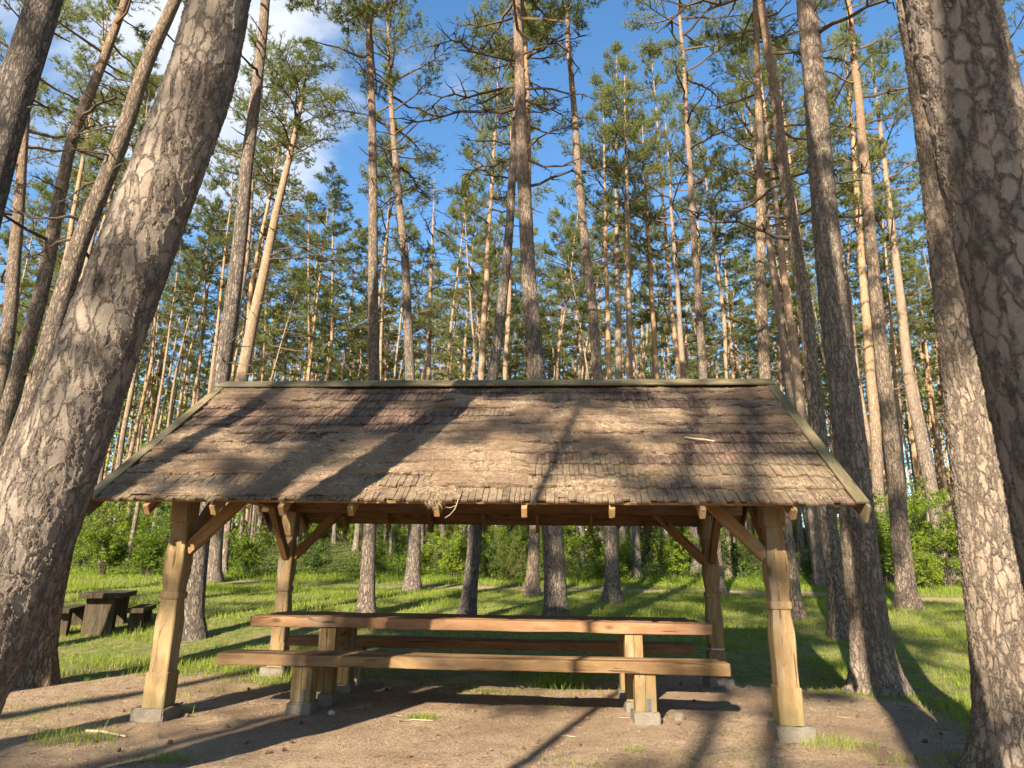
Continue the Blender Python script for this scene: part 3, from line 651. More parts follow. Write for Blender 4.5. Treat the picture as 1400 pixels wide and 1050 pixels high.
#@@FOREST
# ------------------------------------------------------------------ pines
def nrm(v): return v / (np.linalg.norm(v, axis=-1, keepdims=True) + 1e-9)
def tufts(mb, P, A, K=16, L0=.07, L1=.12, wd=.014, mi=1, rs=rng, along=.08, spread=.9):
    """bundles of needles: P positions, A shoot directions"""
    P = np.repeat(P, K, 0); A = np.repeat(A, K, 0); n = len(P)
    r = nrm(rs.normal(0, 1, (n, 3))); d = nrm(A * .55 + r * spread)
    b = P + A * rs.uniform(-along, along * .5, (n, 1)); L = rs.uniform(L0, L1, (n, 1))
    wv = nrm(np.cross(d, rs.normal(0, 1, (n, 3)))) * wd / 2
    V = np.stack([b - wv, b + wv, b + d * L], 1).reshape(-1, 3)
    mb.add(V, None, np.arange(n)[:, None] * 3 + np.arange(3)[None, :], mi)
def limb_path(rs, L, az, e0, e1, m=7, wig=.12):
    t = np.linspace(0, 1, m); el = e0 + (e1 - e0) * t + rs.normal(0, wig, m); a = az + np.cumsum(rs.normal(0, wig, m))
    st = np.stack([np.cos(el) * np.cos(a), np.cos(el) * np.sin(a), np.sin(el)], -1) * L / (m - 1)
    return np.vstack([[0, 0, 0], np.cumsum(st, 0)[:-1]]), nrm(st)
def foliate(mb, rs, P, D, L, nsub, ntuft, K, r, size=1., t0=.35, dense=1., wd=.014, nl=1.):
    TP, TA = [], []
    for q in range(nsub):
        t = t0 + (1 - t0) * (q + rs.random()) / nsub; f = t * (len(P) - 1); i = min(int(f), len(P) - 2); p = P[i] + (P[i + 1] - P[i]) * (f - i); d = D[i]
        side = nrm(np.cross(d, [0, 0, 1.])) * (1 if q % 2 else -1)
        sd = nrm(d * rs.uniform(.5, .9) + side * rs.uniform(.4, 1.) + np.array([0, 0, rs.uniform(-.05, .55)]))
        sl = L * rs.uniform(.22, .42) * (1.15 - .5 * t) * size + .12
        S2 = np.stack([p, p + sd * sl * .5 + rs.normal(0, .03, 3), p + sd * sl + np.array([0, 0, .06 * sl])]);
        mb.add(*tube(S2, [r * .35, r * .25, r * .1 + .002], 4), mi=0)
        for u in range(ntuft):
            tt = .25 + .75 * (u + rs.random()) / ntuft
            q_ = p + sd * sl * tt; off = rs.normal(0, .075 * size, 3); tw = nrm(sd * .7 + nrm(off) * .8 + np.array([0, 0, .35]))
            TP.append(q_ + off); TA.append(tw)
            if rs.random() < .35: mb.add(*tube(np.stack([q_, q_ + off]), [.005, .003], 3), mi=0)
    for u in range(ntuft): TP.append(P[-1] + rs.normal(0, .09 * size, 3)); TA.append(D[-1])
    tufts(mb, np.array(TP), np.array(TA), K, .07 * nl, .12 * nl, wd, rs=rs)
def crown_mesh(seed, h, rmax, nl, nsub=8, ntuft=9, K=17, wd=.014, nn=1., thin=1.):
    rs = np.random.default_rng(seed); mb = MB(); az = rs.uniform(0, 6)
    for i in range(nl):
        t = (i + rs.uniform(0, 1)) / nl; z = h * (t ** .95) * .97; az += 2.4 + rs.normal(0, .5)
        prof = (.42 + .58 * min(1, (t + .08) / .33)) * (1 - max(0, t - .33) / .67) ** .75
        L = rmax * prof * rs.uniform(.55, 1.15) + .25
        if rs.random() < .12 * thin: L *= .35
        e0 = -.1 + .75 * t + rs.normal(0, .15); e1 = e0 + rs.uniform(.05, .55) * (1 if t > .15 else .4)
        P, D = limb_path(rs, L, az, e0, e1); P = P + [0, 0, z]; r = .012 + .016 * L * (1 - .4 * t)
        mb.add(*tube(P, np.linspace(r, r * .22, len(P)), 5), mi=0)
        if t < .12 and rs.random() < .5: continue
        foliate(mb, rs, P, D, L, max(3, int(nsub * (L / rmax) + 2)), ntuft, K, r, 1., .3 if t > .3 else .45, 1, wd, nn)
    P = np.array([[0, 0, h * .9], [0, 0, h]]); foliate(mb, rs, P, np.array([[0, 0, 1.], [0, 0, 1.]]), .8, 4, ntuft, K, .01, 1., .1, 1, wd, nn)
    return mb.mesh('crown', [M_LIMB, M_NEEDLE])
CSPEC = [(8.5, 2.0, 34), (7.5, 2.3, 30), (9.5, 1.8, 36), (7., 1.9, 26), (8., 1.6, 28), (10.5, 2.1, 38), (6.5, 2.1, 24)]
CROWNS = [crown_mesh(100 + i, h, r, nl) for i, (h, r, nl) in enumerate(CSPEC)]
CROWNS += [crown_mesh(150 + i, h, r, int(nl * .78), 6, 8, 11, .025, 1.25) for i, (h, r, nl) in enumerate(CSPEC)]   # coarser needles for trees far off
def limb_mesh(seed, L, foliage=False, droop=-.2):
    rs = np.random.default_rng(seed); mb = MB()
    P, D = limb_path(rs, L, 0, droop + .25, droop - .1 + rs.uniform(-.1, .4), 9, .2); r = .010 + .012 * L
    mb.add(*tube(P, np.linspace(r, r * .25, len(P)), 6), mi=0)
    for q in range(int(3 + 3 * L)):
        i = rs.integers(2, len(P) - 1); sl = rs.uniform(.15, .5) * L * .6; a_ = rs.choice([-1, 1]) * rs.uniform(.5, 1.2)
        P2, D2 = limb_path(rs, sl, math.atan2(D[i][1], D[i][0]) + a_, rs.uniform(-.5, .5), rs.uniform(-.4, .7), 5, .25)
        mb.add(*tube(P2 + P[i], np.linspace(r * .5, r * .14, 5), 4), mi=0)
        if rs.random() < .6:
            P3, _ = limb_path(rs, sl * .5, rs.uniform(0, 6), rs.uniform(-.5, .6), .2, 4, .2); mb.add(*tube(P3 + P2[2] + P[i], np.linspace(r * .28, r * .1, 4), 3), mi=0)
    if foliage: foliate(mb, rs, P, D, L, int(7 + 3 * L), 8, 14, r, 1., .45)
    return mb.mesh('limb', [M_TWIG, M_NEEDLE])
LIMBS = [limb_mesh(300 + i, L) for i, L in enumerate((.5, .9, 1.5, 2.1, 1.8, 2.4))]
GLIMBS = [limb_mesh(320 + i, L, True, .15) for i, L in enumerate((1.5, 2.0, 2.4))]

def trunk_profile(z, H, D):
    t = np.clip(z / H, 0, 1)
    return D / 2 * ((1 - t) ** .72 * .97 + .03) * (1 + .55 * np.exp(-np.maximum(z, 0) / .2) + .12 * np.exp(-np.maximum(z, 0) / .9))
def pine(label, base, pts, D, H, cb, crown, bark, name='pine_tree', group=None, dense=None, limbs=(), cscale=1., spin=0, sides=18, stepz=.3, Dref=None):
    """pts: world points along the trunk above the base; D: diameter low down; cb: height where the crown starts"""
    base = np.asarray(base, float); root = empty(name, tuple(base), label, 'tree', group)
    P = np.array([[0, 0, 0]] + [np.asarray(p) - base for p in pts]); P = P[np.argsort(P[:, 2])]
    top = P[-1]
    if top[2] < H:
        k = P[-1] - P[max(0, len(P) - 3)]; k = k / max(k[2], .5); e = []
        for zz in np.linspace(top[2], H, 5)[1:]: e.append([top[0] + k[0] * (zz - top[2]) * .8, top[1] + k[1] * (zz - top[2]) * .8, zz])
        P = np.vstack([P, e])
    z = np.arange(-.25, H, stepz); z = np.append(z, H)
    if dense: z = np.concatenate([np.arange(-.25, dense[0], dense[1]), np.arange(dense[0], H, .3)])
    zu = np.arange(-1.5, H + 1.5, .1); ker = np.hanning(17)[1:-1]; ker /= ker.sum()
    def smooth(q):
        c = np.interp(zu, P[:, 2], q); c = np.where(zu < 0, 2 * q[0] - np.interp(-zu, P[:, 2], q), c)
        return np.interp(z, zu, np.convolve(np.pad(c, 7, 'edge'), ker, 'valid'))
    cx, cy = smooth(P[:, 0]), smooth(P[:, 1])
    if not dense:
        s_ = rng.uniform(0, 100); cx = cx + .03 * (fbm(z * .35 + s_, z * 0, 1, 2) - .5) * np.clip(z, 0, 3); cy = cy + .03 * (fbm(z * .35 + s_, z * 0 + 5, 1, 2) - .5) * np.clip(z, 0, 3)
    TP = np.stack([cx, cy, z], -1); sd = int(rng.integers(1000))
    def wob(Pw, th):
        u = np.cos(th)[None, :]; v = np.sin(th)[None, :]; zz = Pw[:, 2][:, None]
        f = 1 + .10 * (fbm(u * 1.2 + 9 + sd, v * 1.2 + zz * .9, sd, 3) - .5)
        f = f + .5 * np.exp(-np.maximum(zz, 0) / .28) * (vnoise(u * 1.6 + 3, v * 1.6 + 5, sd) - .4)
        return f
    mb = MB(); mb.add(*tube(TP, trunk_profile(z, H, D), dense[2] if dense else sides, wob))
    if not dense and H > 8:     # short dead stubs left on the stem
        rs = np.random.default_rng(sd)
        for q in range(rs.integers(6, 14)):
            zz = rs.uniform(.22, .9) * cb; i = int(np.argmin(abs(z - zz))); a_ = rs.uniform(0, 2 * PI); l = rs.uniform(.08, .35); rr = trunk_profile(z[i], H, D)
            p0 = TP[i]; dd = np.array([math.cos(a_), math.sin(a_), rs.uniform(-.3, .4)]); mb.add(*tube(np.stack([p0 + dd * rr * .6, p0 + dd * (rr + l * .5), p0 + dd * (rr + l) + [0, 0, .06 * l]]), [.016, .011, .006], 5))
    link('trunk', mb.mesh('trunk', [bark], True), root)
    i = int(np.argmin(abs(z - cb)))
    if crown is not None:
        c = link('crown', CROWNS[crown], root); ax = Vector((TP[-1] - TP[i]).tolist()).normalized(); hc = CROWNS[crown].vertices
        q = Vector((0, 0, 1)).rotation_difference(ax); s_ = (H - cb) / max(1, CROWN_H[crown])
        c.matrix_local = Matrix.Translation(TP[i].tolist()) @ q.to_matrix().to_4x4() @ Matrix.Rotation(spin, 4, 'Z') @ Matrix.Diagonal((cscale, cscale, s_, 1))
    for (zz, a_, kind, li, sc) in limbs:
        i = int(np.argmin(abs(z - zz))); me = (GLIMBS if kind else LIMBS)[li]
        o = link('limb', me, root); rr = trunk_profile(z[i], H, D) * .7
        o.matrix_local = Matrix.Translation((TP[i][0] + math.cos(a_) * rr, TP[i][1] + math.sin(a_) * rr, zz)) @ Matrix.Rotation(a_, 4, 'Z') @ Matrix.Scale(sc, 4)
    return root
CROWN_H = [c[0] for c in CSPEC] * 2
def rl(n, z0, z1, kinds=(0,), lis=(0, 1, 2, 3, 4, 5), s0=.7, s1=1.2, seed=0, az=None):
    rs = random.Random(seed); r = []
    for i in range(n):
        k = rs.choice(kinds); r.append((rs.uniform(z0, z1), rs.uniform(0, 2 * PI) if az is None else rs.choice(az) + rs.uniform(-.6, .6), k, rs.randrange(3) if k else rs.choice(lis), rs.uniform(s0, s1)))
    return r
def hero(label, Yb, pix, wpx, yref, H, cb, crown, bark=None, limbs=(), base=None, dense=None, **kw):
    """pix: points of the stem's middle line in the photograph, set in the plane the stem stands in; wpx its width at yref"""
    bark = bark or M_BARK_MID
    pts = [atY(x, y, Yb) for x, y in pix]
    if base is not None:
        b = groundpt(*base)
        if Yb is None: Yb = b[1]
    lo = sorted(pix, key=lambda p: -p[1])[:2]
    p0, p1 = [atY(x, y, Yb) for x, y in lo]
    if base is not None and abs(b[1] - Yb) < .01: bp = b
    else:
        k = (p0 - p1) / max(1e-3, (p1[2] - p0[2])); bp = p0.copy()
        for _ in range(6): bp = p0 + k * (p0[2] - float(tz(bp[0], bp[1])))
    bp = np.array([bp[0], Yb, float(tz(bp[0], Yb))])
    c = (Yb * math.cos(PITCH) + (pts[0][2] - CAM_H) * math.sin(PITCH))
    pr_ = atY(700, yref, Yb); cz = (pr_ - CAM) @ _F; Dz = wpx * cz / F_PX
    zr = max(.3, pr_[2] - bp[2]); D = Dz / (2 * trunk_profile(np.array([zr]), H, 1.)[0])
    pts = [p for p in pts if p[2] > bp[2] + .3]
    return pine(label, bp, pts, D, H, cb, crown, bark, limbs=limbs, dense=dense, **kw)
def gY(x, y): return float(groundpt(x, y)[1])

# the stems one can tell apart, each by its own line in the photograph
hero('big leaning pine with broad grey bark plates, close at the left', 3.5, [(-82, 975), (0, 825), (55, 690), (119, 525), (162, 400), (205, 300), (242, 200), (283, 100), (298, 0)], 105, 525, 21, 13, 0, M_BARK_NEAR, dense=(5.2, .0075, 200), limbs=())
hero('huge rough-barked pine filling the top right corner', 2.65, [(1424, 525), (1368, 300), (1344, 200), (1317, 100), (1297, 0)], 110, 300, 21, 13, 1, M_BARK_NEAR, dense=(5.2, .0075, 190))
hero('grey pine just left of the huge right-hand pine, its foot at the bottom corner', 5.2, [(1388, 1040), (1369, 900), (1350, 750), (1329, 600), (1321, 525), (1289, 250), (1266, 100), (1249, 0)], 54, 525, 20, 13, 2, M_BARK_TALL, dense=(7., .011, 120))
hero('stout sunlit pine right behind the shelter\'s right gable', gY(1200, 945), [(1200, 943), (1187, 850), (1175, 750), (1167, 650), (1153, 525), (1137, 400), (1126, 275), (1115, 125), (1102, 0)], 37, 525, 21, 12.5, 3, M_BARK_TALL, dense=(9., .014, 110), limbs=rl(6, 7, 11, seed=1))
hero('dark pine stem half hidden behind the big leaning pine', gY(50, 938), [(45, 930), (93, 690), (132, 525), (212, 200), (275, 0)], 30, 525, 20, 12.5, 4, M_BARK_MID, sides=28)
hero('blurred pine crossing the upper left corner', 6.0, [(-105, 560), (-12, 230), (22, 110), (57, 0)], 45, 60, 20, 13, 5, M_BARK_MID, sides=28)
hero('slim pale-flecked pine near the left edge, second stem from the corner', 14, [(-15, 600), (10, 450), (25, 300), (37, 145)], 15, 300, 18, 10, 6, limbs=rl(4, 6, 9, seed=2))
hero('brown pine slanting up to the left of the dark slanting pine', 11, [(-5, 640), (20, 525), (40, 450), (75, 300), (107, 175), (172, 0)], 17, 300, 19, 11, 0, limbs=rl(8, 6, 11, seed=3))
hero('dark slanting pine directly left of the big leaning pine', 9, [(15, 640), (55, 525), (75, 450), (110, 325), (165, 190), (200, 85), (240, 0)], 23, 300, 19, 12, 1, limbs=rl(10, 6, 11, seed=4, lis=(0, 1, 2)), sides=24)
hero('straight brown pine whose foot shows just right of the front left post', gY(258, 873), [(259, 868), (278, 690), (300, 525), (318, 400), (330, 300), (345, 160), (362, 0)], 23, 525, 21, 12.5, 2, limbs=rl(5, 6, 12, seed=5, lis=(0, 1, 2)), sides=24)
hero('forked pale pine with a bare curved side branch, behind the left roof end', gY(288, 797), [(288, 795), (297, 690), (328, 525), (345, 440), (370, 325), (395, 215), (410, 150), (420, 90)], 17, 525, 19, 14.5, 3, M_BARK_FAR, limbs=rl(9, 8, 15, seed=6, az=(0, .4, -.4, PI)) + rl(7, 13, 17, (1,), seed=66), cscale=1.1, sides=24)
hero('dark straight pine behind the roof, above the left third of the ridge', 12.9, [(501, 834), (505, 720), (513, 525), (510, 250), (505, 0)], 16, 525, 21, 11.8, 4, limbs=rl(5, 8, 13.5, seed=7, lis=(0, 1, 2)))
hero('curved dark pine next right of the dark straight pine', gY(564, 806), [(564, 804), (567, 720), (562, 525), (555, 375), (542, 225), (533, 125), (530, 0)], 14, 525, 22, 12.8, 5, limbs=rl(6, 9, 15, seed=8, lis=(1, 2, 3)) + rl(6, 12, 16, (1,), seed=68))
hero('slender stem topped by a bare brown twiggy crown', 30, [(580, 640), (585, 525), (592, 300), (600, 125)], 8, 525, 19, 18.5, None, M_BARK_FAR, limbs=rl(26, 10, 18.5, seed=9, lis=(2, 3, 4, 5), s0=.6, s1=1.1), name='bare_tree')
hero('slim stem standing left of the leaning pine that meets the central one', 24, [(657, 525), (665, 375), (680, 125)], 9, 525, 22, 13, 6, M_BARK_FAR)
hero('pine leaning right until it crosses the central twin pine', 12.7, [(640, 835), (650, 720), (672, 525), (690, 375), (700, 240), (706, 130)], 15, 525, 19, 13.2, 0, limbs=rl(3, 9, 13, seed=10))
hero('tall central pine, thickest stem above the middle of the ridge', 12.4, [(760, 840), (757, 720), (738, 525), (722, 350), (712, 175), (705, 0)], 23, 525, 22, 12, 1, limbs=rl(10, 9, 13.5, seed=11, lis=(2, 3, 4, 5), az=(0, PI)), sides=24)
hero('thinner pine close behind the tall central pine', gY(727, 815), [(727, 812), (731, 720), (727, 525), (724, 350), (722, 215), (720, 100), (718, 0)], 12, 525, 22, 13, 2, limbs=rl(7, 11, 17, seed=12, lis=(3, 4, 5), az=(0, PI)) + rl(8, 12, 17, (1,), seed=70))
hero('pale straight pine first to the right of the central pine', gY(838, 824), [(838, 822), (834, 720), (817, 525), (810, 425), (797, 300), (785, 175), (775, 0)], 14, 525, 22, 14, 3, limbs=rl(4, 9, 14, seed=13, lis=(0, 1, 2)))
hero('slim pine with a sunlit foot just right of the pale straight pine', gY(850, 785), [(850, 783), (850, 722), (845, 525), (843, 100)], 9, 525, 24, 16, 4, M_BARK_FAR)
hero('very thin brown stem between the pale straight pine and its slim neighbour', 26, [(832, 525), (826, 200)], 7, 525, 21, 12, 5, M_BARK_FAR)
hero('thin orange stem midway between the slim pine and the tall pale pine', 28, [(897, 525), (883, 265)], 8, 525, 21, 13, 6, M_BARK_FAR)
hero('tall pale pine rising above the ridge left of the right gable', 18, [(975, 700), (962, 525), (950, 350), (940, 175), (928, 0)], 11, 525, 23, 14.5, 0, limbs=rl(8, 10, 16, seed=14))
hero('thin dark stem just left of the tall pale pine near the right gable', 28, [(935, 525), (915, 250)], 8, 525, 22, 13, 1, M_BARK_FAR)
hero('grey pine over the ridge end, foot seen right of the front right post', gY(1088, 846), [(1087, 842), (1070, 700), (1047, 525), (1040, 325), (1037, 175), (1033, 0)], 15, 525, 21, 13, 2, limbs=rl(7, 8, 14, seed=15, az=(PI, 0)))
hero('dark pine crossing the right gable in front of the grey one', gY(1152, 873), [(1152, 868), (1131, 690), (1110, 525), (1100, 425), (1085, 325), (1065, 175), (1040, 0)], 19, 525, 20, 13, 3, limbs=rl(6, 7, 12.5, seed=16, az=(PI, 0)), sides=24)
hero('straight pine at the path right of the stout sunlit pine', gY(1242, 832), [(1241, 828), (1225, 675), (1207, 525), (1200, 425), (1187, 300), (1175, 150), (1160, 0)], 18, 525, 21, 13, 4, limbs=rl(6, 9, 14, seed=17, az=(PI, 0)), sides=24)
hero('orange slender pine seen between the two pines at the right gable', 22, [(1090, 525), (1060, 275)], 11, 525, 21, 14, 5, M_BARK_FAR)
hero('orange slender pine just left of the straight pine at the path', 24, [(1190, 525), (1165, 175)], 12, 525, 22, 13, 6, M_BARK_FAR)
hero('orange-brown pine rising from the bushes between the path pine and the grey pine', 25, [(1285, 730), (1255, 580), (1243, 525), (1210, 225)], 13, 525, 22, 13, 0, M_BARK_FAR)
hero('short pale lit stem in the bushes behind the front right post', 23.5, [(1120, 780), (1103, 690), (1078, 525), (1060, 400)], 14, 690, 21, 13, 1, M_BARK_FAR)
hero('pale trunk seen under the eave beside the pale straight pine', 24, [(870, 780), (860, 525), (858, 300)], 9, 525, 21, 13, 2, M_BARK_FAR)

# pines behind the camera whose shadows fall into the picture
for (x, y, D, H, cb, cr, lab) in [(-.75, -4.2, .36, 19, 12, 0, 'stout pine behind the viewer whose shadow falls right of the shelter'), (-2.55, -2.4, .13, 13, 9.4, 3, 'thin young pine behind the viewer shading the roof middle'),
        (-5.3, -3.2, .34, 20, 12, 5, 'pine behind the viewer at the left throwing a long ground shadow'), (-5.75, -.4, .3, 20, 12, 2, 'pine beside the viewer at the left edge of the clearing'),
        (-9.5, -9.5, .36, 20, 10, 1, 'pine further behind the viewer on the left'), (-5.2, -16, .36, 21, 11.5, 0, 'wide-crowned pine far behind the viewer'),
        (-6.7, -8.7, .34, 18, 8.6, 5, 'low-crowned pine behind the viewer shading the roof\'s left end'), (-4.65, -12.6, .28, 19, 12.3, 0, 'full-crowned pine behind the viewer shading the roof\'s right end'), (-8.9, -12.4, .32, 18.5, 9.4, 5, 'full-crowned pine behind the viewer shading the left post'), (-14.5, -5, .36, 20, 9, 2, 'pine left of the viewer among the stems'), (-1.2, -12.5, .30, 19, 11, 6, 'straight pine behind the viewer near the middle'), (-14.5, 1.5, .34, 20, 9, 3, 'pine standing left of the clearing')]:
    b = (x, y, float(tz(x, y))); lean = rng.normal(0, .02, 2)
    pine(lab, b, [(x + lean[0] * 8, y + lean[1] * 8, 8)], D, H, cb, cr, M_BARK_MID, cscale=1.15, spin=rng.uniform(0, 6), group='pines behind the viewer')

# the forest behind: up to 300 in all stand as trees of their own
def proto_trunk(seed, H, D, cb):
    r = pine('x', (0, 0, 0), [(rng.normal(0, .25), rng.normal(0, .25), H * .5), (rng.normal(0, .5), rng.normal(0, .5), H * .95)], D, H, cb, 7 + seed % 7, M_BARK_FAR, sides=10, stepz=.6, spin=rng.uniform(0, 6), limbs=rl(4, cb * .55, cb, seed=seed, lis=(0, 1, 2)))
    return r
PROTOS = []
for i, (H, D, cb) in enumerate([(21, .27, 12.8), (19, .22, 12), (24, .29, 15), (20, .21, 13), (18, .18, 11.5), (22, .25, 13.5), (15, .14, 9.5), (20, .24, 12), (23, .26, 14.5), (17, .17, 10.5)]):
    PROTOS.append(proto_trunk(i, H, D, cb))
pos = []; used = [(o.location.x, o.location.y) for o in COL.objects if o.name.startswith(('pine_tree', 'bare_tree')) and o not in PROTOS]
tries = 0
while len(pos) < 246 and tries < 60000:
    tries += 1
    u = rng.random(); y = 22.5 + (60 - 22.5) * u ** .85; hw = y * .80 + 4; x = rng.uniform(-hw, hw) - .06 * y
    if abs(y - float(path_y(x))) < 2: continue
    if -4.5 < x + .05 * y < 5.5 and y < 27: continue
    md = 1.25 + .008 * y
    if any((x - a_) ** 2 + (y - b_) ** 2 < md * md for a_, b_ in used): continue
    used.append((x, y)); pos.append((x, y))
first = set()
ZONES = {}
for (x, y) in pos:
    pi_ = int(rng.integers(len(PROTOS))); P0 = PROTOS[pi_]
    if pi_ in first: o = copy_tree(P0)
    else: o = P0; first.add(pi_)
    o.location = (x, y, float(tz(x, y))); s_ = rng.uniform(.88, 1.15); o.scale = (s_, s_, s_); o.rotation_euler = (rng.normal(0, .012), rng.normal(0, .012), rng.uniform(0, 2 * PI))
    xi = 700 + F_PX * ((x * math.cos(YAW) + y * math.sin(YAW)) / ((-x * math.sin(YAW) + y * math.cos(YAW)) * math.cos(PITCH) + 4 * math.sin(PITCH)))
    side = 'left of the shelter roof' if xi < 290 else 'above the shelter ridge' if xi < 1075 else 'right of the shelter roof'
    far = 'slender pine at the forest front' if y < 34 else 'thin pine in the middle of the forest' if y < 48 else 'distant hair-thin pine deep in the forest'
    tag(o, f'{far}, seen {side}', 'tree', far.replace('pine', 'pines', 1) + ', ' + side)
for i, P0 in enumerate(PROTOS):
    if i not in first: P0.location = (-30 - 3 * i, 40, float(tz(-30, 40)))
# the rest of the wood, read as one mass
mb = MB(); cs_ = [crown_mesh(700 + i, 10, 2.3, 20, 3, 5, 7, .06, 1.7) for i in range(3)]
cd = []
for me in cs_:
    v = np.zeros(len(me.vertices) * 3, np.float32); me.vertices.foreach_get('co', v); v = v.reshape(-1, 3)
    pl_ = np.zeros(len(me.polygons), np.int32); me.polygons.foreach_get('loop_total', pl_); li = np.zeros(len(me.loops), np.int32); me.loops.foreach_get('vertex_index', li); mi = np.zeros(len(me.polygons), np.int32); me.polygons.foreach_get('material_index', mi)
    ls = np.zeros(len(me.polygons), np.int32); me.polygons.foreach_get('loop_start', ls); tr = np.stack([li[ls], li[ls + 1], li[ls + 2]], -1)[(pl_ == 3) & (mi == 1)]
    cd.append((v * [1.1, 1.1, 1], tr))
for i in range(1050):
    y = rng.uniform(50, 116); hw = y * 1.0 + 8; x = rng.uniform(-hw, hw) - .06 * y; H = rng.uniform(18, 24); b = np.array([x, y, float(tz(x, y)) - .2])
    mb.add(*tube(np.array([b, b + [rng.normal(0, .2), 0, H * .6], b + [rng.normal(0, .3), 0, H]]), [.17, .13, .03], 6), mi=0)
    v, tr = cd[i % 3]; a_ = rng.uniform(0, 6); ca, sa = math.cos(a_), math.sin(a_); vv = np.stack([v[:, 0] * ca - v[:, 1] * sa, v[:, 0] * sa + v[:, 1] * ca, v[:, 2] * .9], -1) * [1.05, 1.05, .95] + b + [0, 0, H - 8.6]
    mb.add(vv, None, tr, 1)
n = 170000; y = 48 + 68 * rng.random(n); x = rng.uniform(-1, 1, n) * (y * 1.0 + 8) - .06 * y; k = rng.random(n) < sstep(.28, .5, fbm(x * .12, y * .12, 19, 3)); x, y = x[k], y[k]; n = len(x)
c0 = np.stack([x, y, tz(x, y) + 13 * rng.random(n) ** 1.35], -1); a0 = nrm(rng.normal(0, 1, (n, 3))); b0 = nrm(np.cross(a0, rng.normal(0, 1, (n, 3)))); sz = rng.uniform(.12, .34, (n, 1))
mb.add(np.stack([c0 - a0 * sz, c0 + b0 * sz * .7, c0 + a0 * sz], 1).reshape(-1, 3), None, np.arange(n)[:, None] * 3 + np.arange(3)[None, :], 2)
tag(link('distant_forest', mb.mesh('distant_forest', [M_BARK_FAR, M_NEEDLE, M_SHRUB])), 'far pine wood closing off the view', 'forest', None, 'stuff')

# ------------------------------------------------------------------ shrubs and undergrowth
def leaves(mb, P, size, rs, mi=1, up=.5):
    n = len(P); nr = nrm(rs.normal(0, 1, (n, 3)) + [0, 0, up]); a = nrm(np.cross(nr, rs.normal(0, 1, (n, 3)))); b = np.cross(nr, a); s_ = size * rs.uniform(.6, 1.25, (n, 1))
    V = np.stack([P - a * s_ * .5, P + b * s_ * .32 + nr * s_ * .06, P + a * s_ * .6, P - b * s_ * .32 + nr * s_ * .06], 1).reshape(-1, 3)
    mb.add(V, np.arange(n)[:, None] * 4 + np.arange(4)[None, :], None, mi)
def shrub_mesh(seed, h, w_, nst, nl, ls):
    rs = np.random.default_rng(seed); mb = MB(); LP = []
    for i in range(nst):
        a_ = rs.uniform(0, 6.28); hh = h * rs.uniform(.5, 1.); r_ = w_ * rs.uniform(.1, .5) * 2
        t = np.linspace(0, 1, 6)[:, None]; P = np.hstack([math.cos(a_) * r_ * t ** 1.4, math.sin(a_) * r_ * t ** 1.4, hh * t]) + rs.normal(0, .04, (6, 3)) * t
        P[:, :2] += rs.normal(0, .08, 2)
        mb.add(*tube(P, np.linspace(.014, .004, 6), 4), mi=0)
        for q in range(9):
            f = rs.uniform(.22, 1.) * 5; k = min(int(f), 4); p = P[k] + (P[k + 1] - P[k]) * (f - k); d = nrm(np.array([rs.normal(), rs.normal(), rs.uniform(-.1, .6)])); l = rs.uniform(.15, .42) * w_
            mb.add(*tube(np.stack([p, p + d * l]), [.005, .002], 3), mi=0)
            m = max(3, int(nl / nst / 9)); tt = rs.uniform(.15, 1.1, (m, 1)); LP.append(p + d * l * tt + rs.normal(0, .045, (m, 3)) + rs.normal(0, .02, 3))
    leaves(mb, np.concatenate(LP), ls, rs)
    return mb.mesh('shrub', [M_TWIG, M_SHRUB2 if seed in (801, 804) else M_SHRUB])
SHR = [shrub_mesh(800, 1.9, 1.1, 14, 5200, .060), shrub_mesh(801, 1.3, .9, 12, 4200, .055), shrub_mesh(802, 2.6, 1.2, 12, 5200, .062), shrub_mesh(803, .8, .8, 12, 2600, .05), shrub_mesh(804, 3.4, 1.1, 9, 4600, .065)]
def shrub(k, x, y, s_, label, group=None, sz=1.):
    o = link('shrub', SHR[k]); o.location = (x, y, float(tz(x, y)) - .03); o.scale = (s_, s_, s_ * sz); o.rotation_euler = (0, 0, rng.uniform(0, 6.28)); return tag(o, label, 'shrub', group)
def at_px(x, Y): p = atY(x, 760, Y); return p[0]
for k, px, Y, s_, lab in [(2, 145, 21.6, 1.0, 'bright yellow-green leafy bush right of the old picnic table'), (0, 205, 22.0, 1.15, 'yellow-green bush just left of the front left post'), (2, 110, 23.5, 1.05, 'tall light-green bush behind the yellow-green bushes'),
        (0, 340, 23.2, 1.1, 'darker green bush seen through the shelter\'s left side'), (1, 430, 24., 1.0, 'low bright bush left of the dark straight pine'), (3, 535, 22.6, 1.1, 'small round bright bush between the two dark pines'),
        (3, 815, 21.6, 1.0, 'small dark round bush right of the central pine'), (4, 1010, 25, .9, 'airy sapling bush behind the rear right post'), (0, 920, 24, 1.1, 'light-green bush left of the rear right post'),
        (2, 1200, 21.5, 1.1, 'tall green bush right behind the stout sunlit pine'), (2, 1290, 22, 1.15, 'dark tall bush right of the path pine'), (0, 1265, 20.9, .8, 'bright low bush just right of the path pine')]:
    shrub(k, at_px(px, Y), Y, s_, lab)
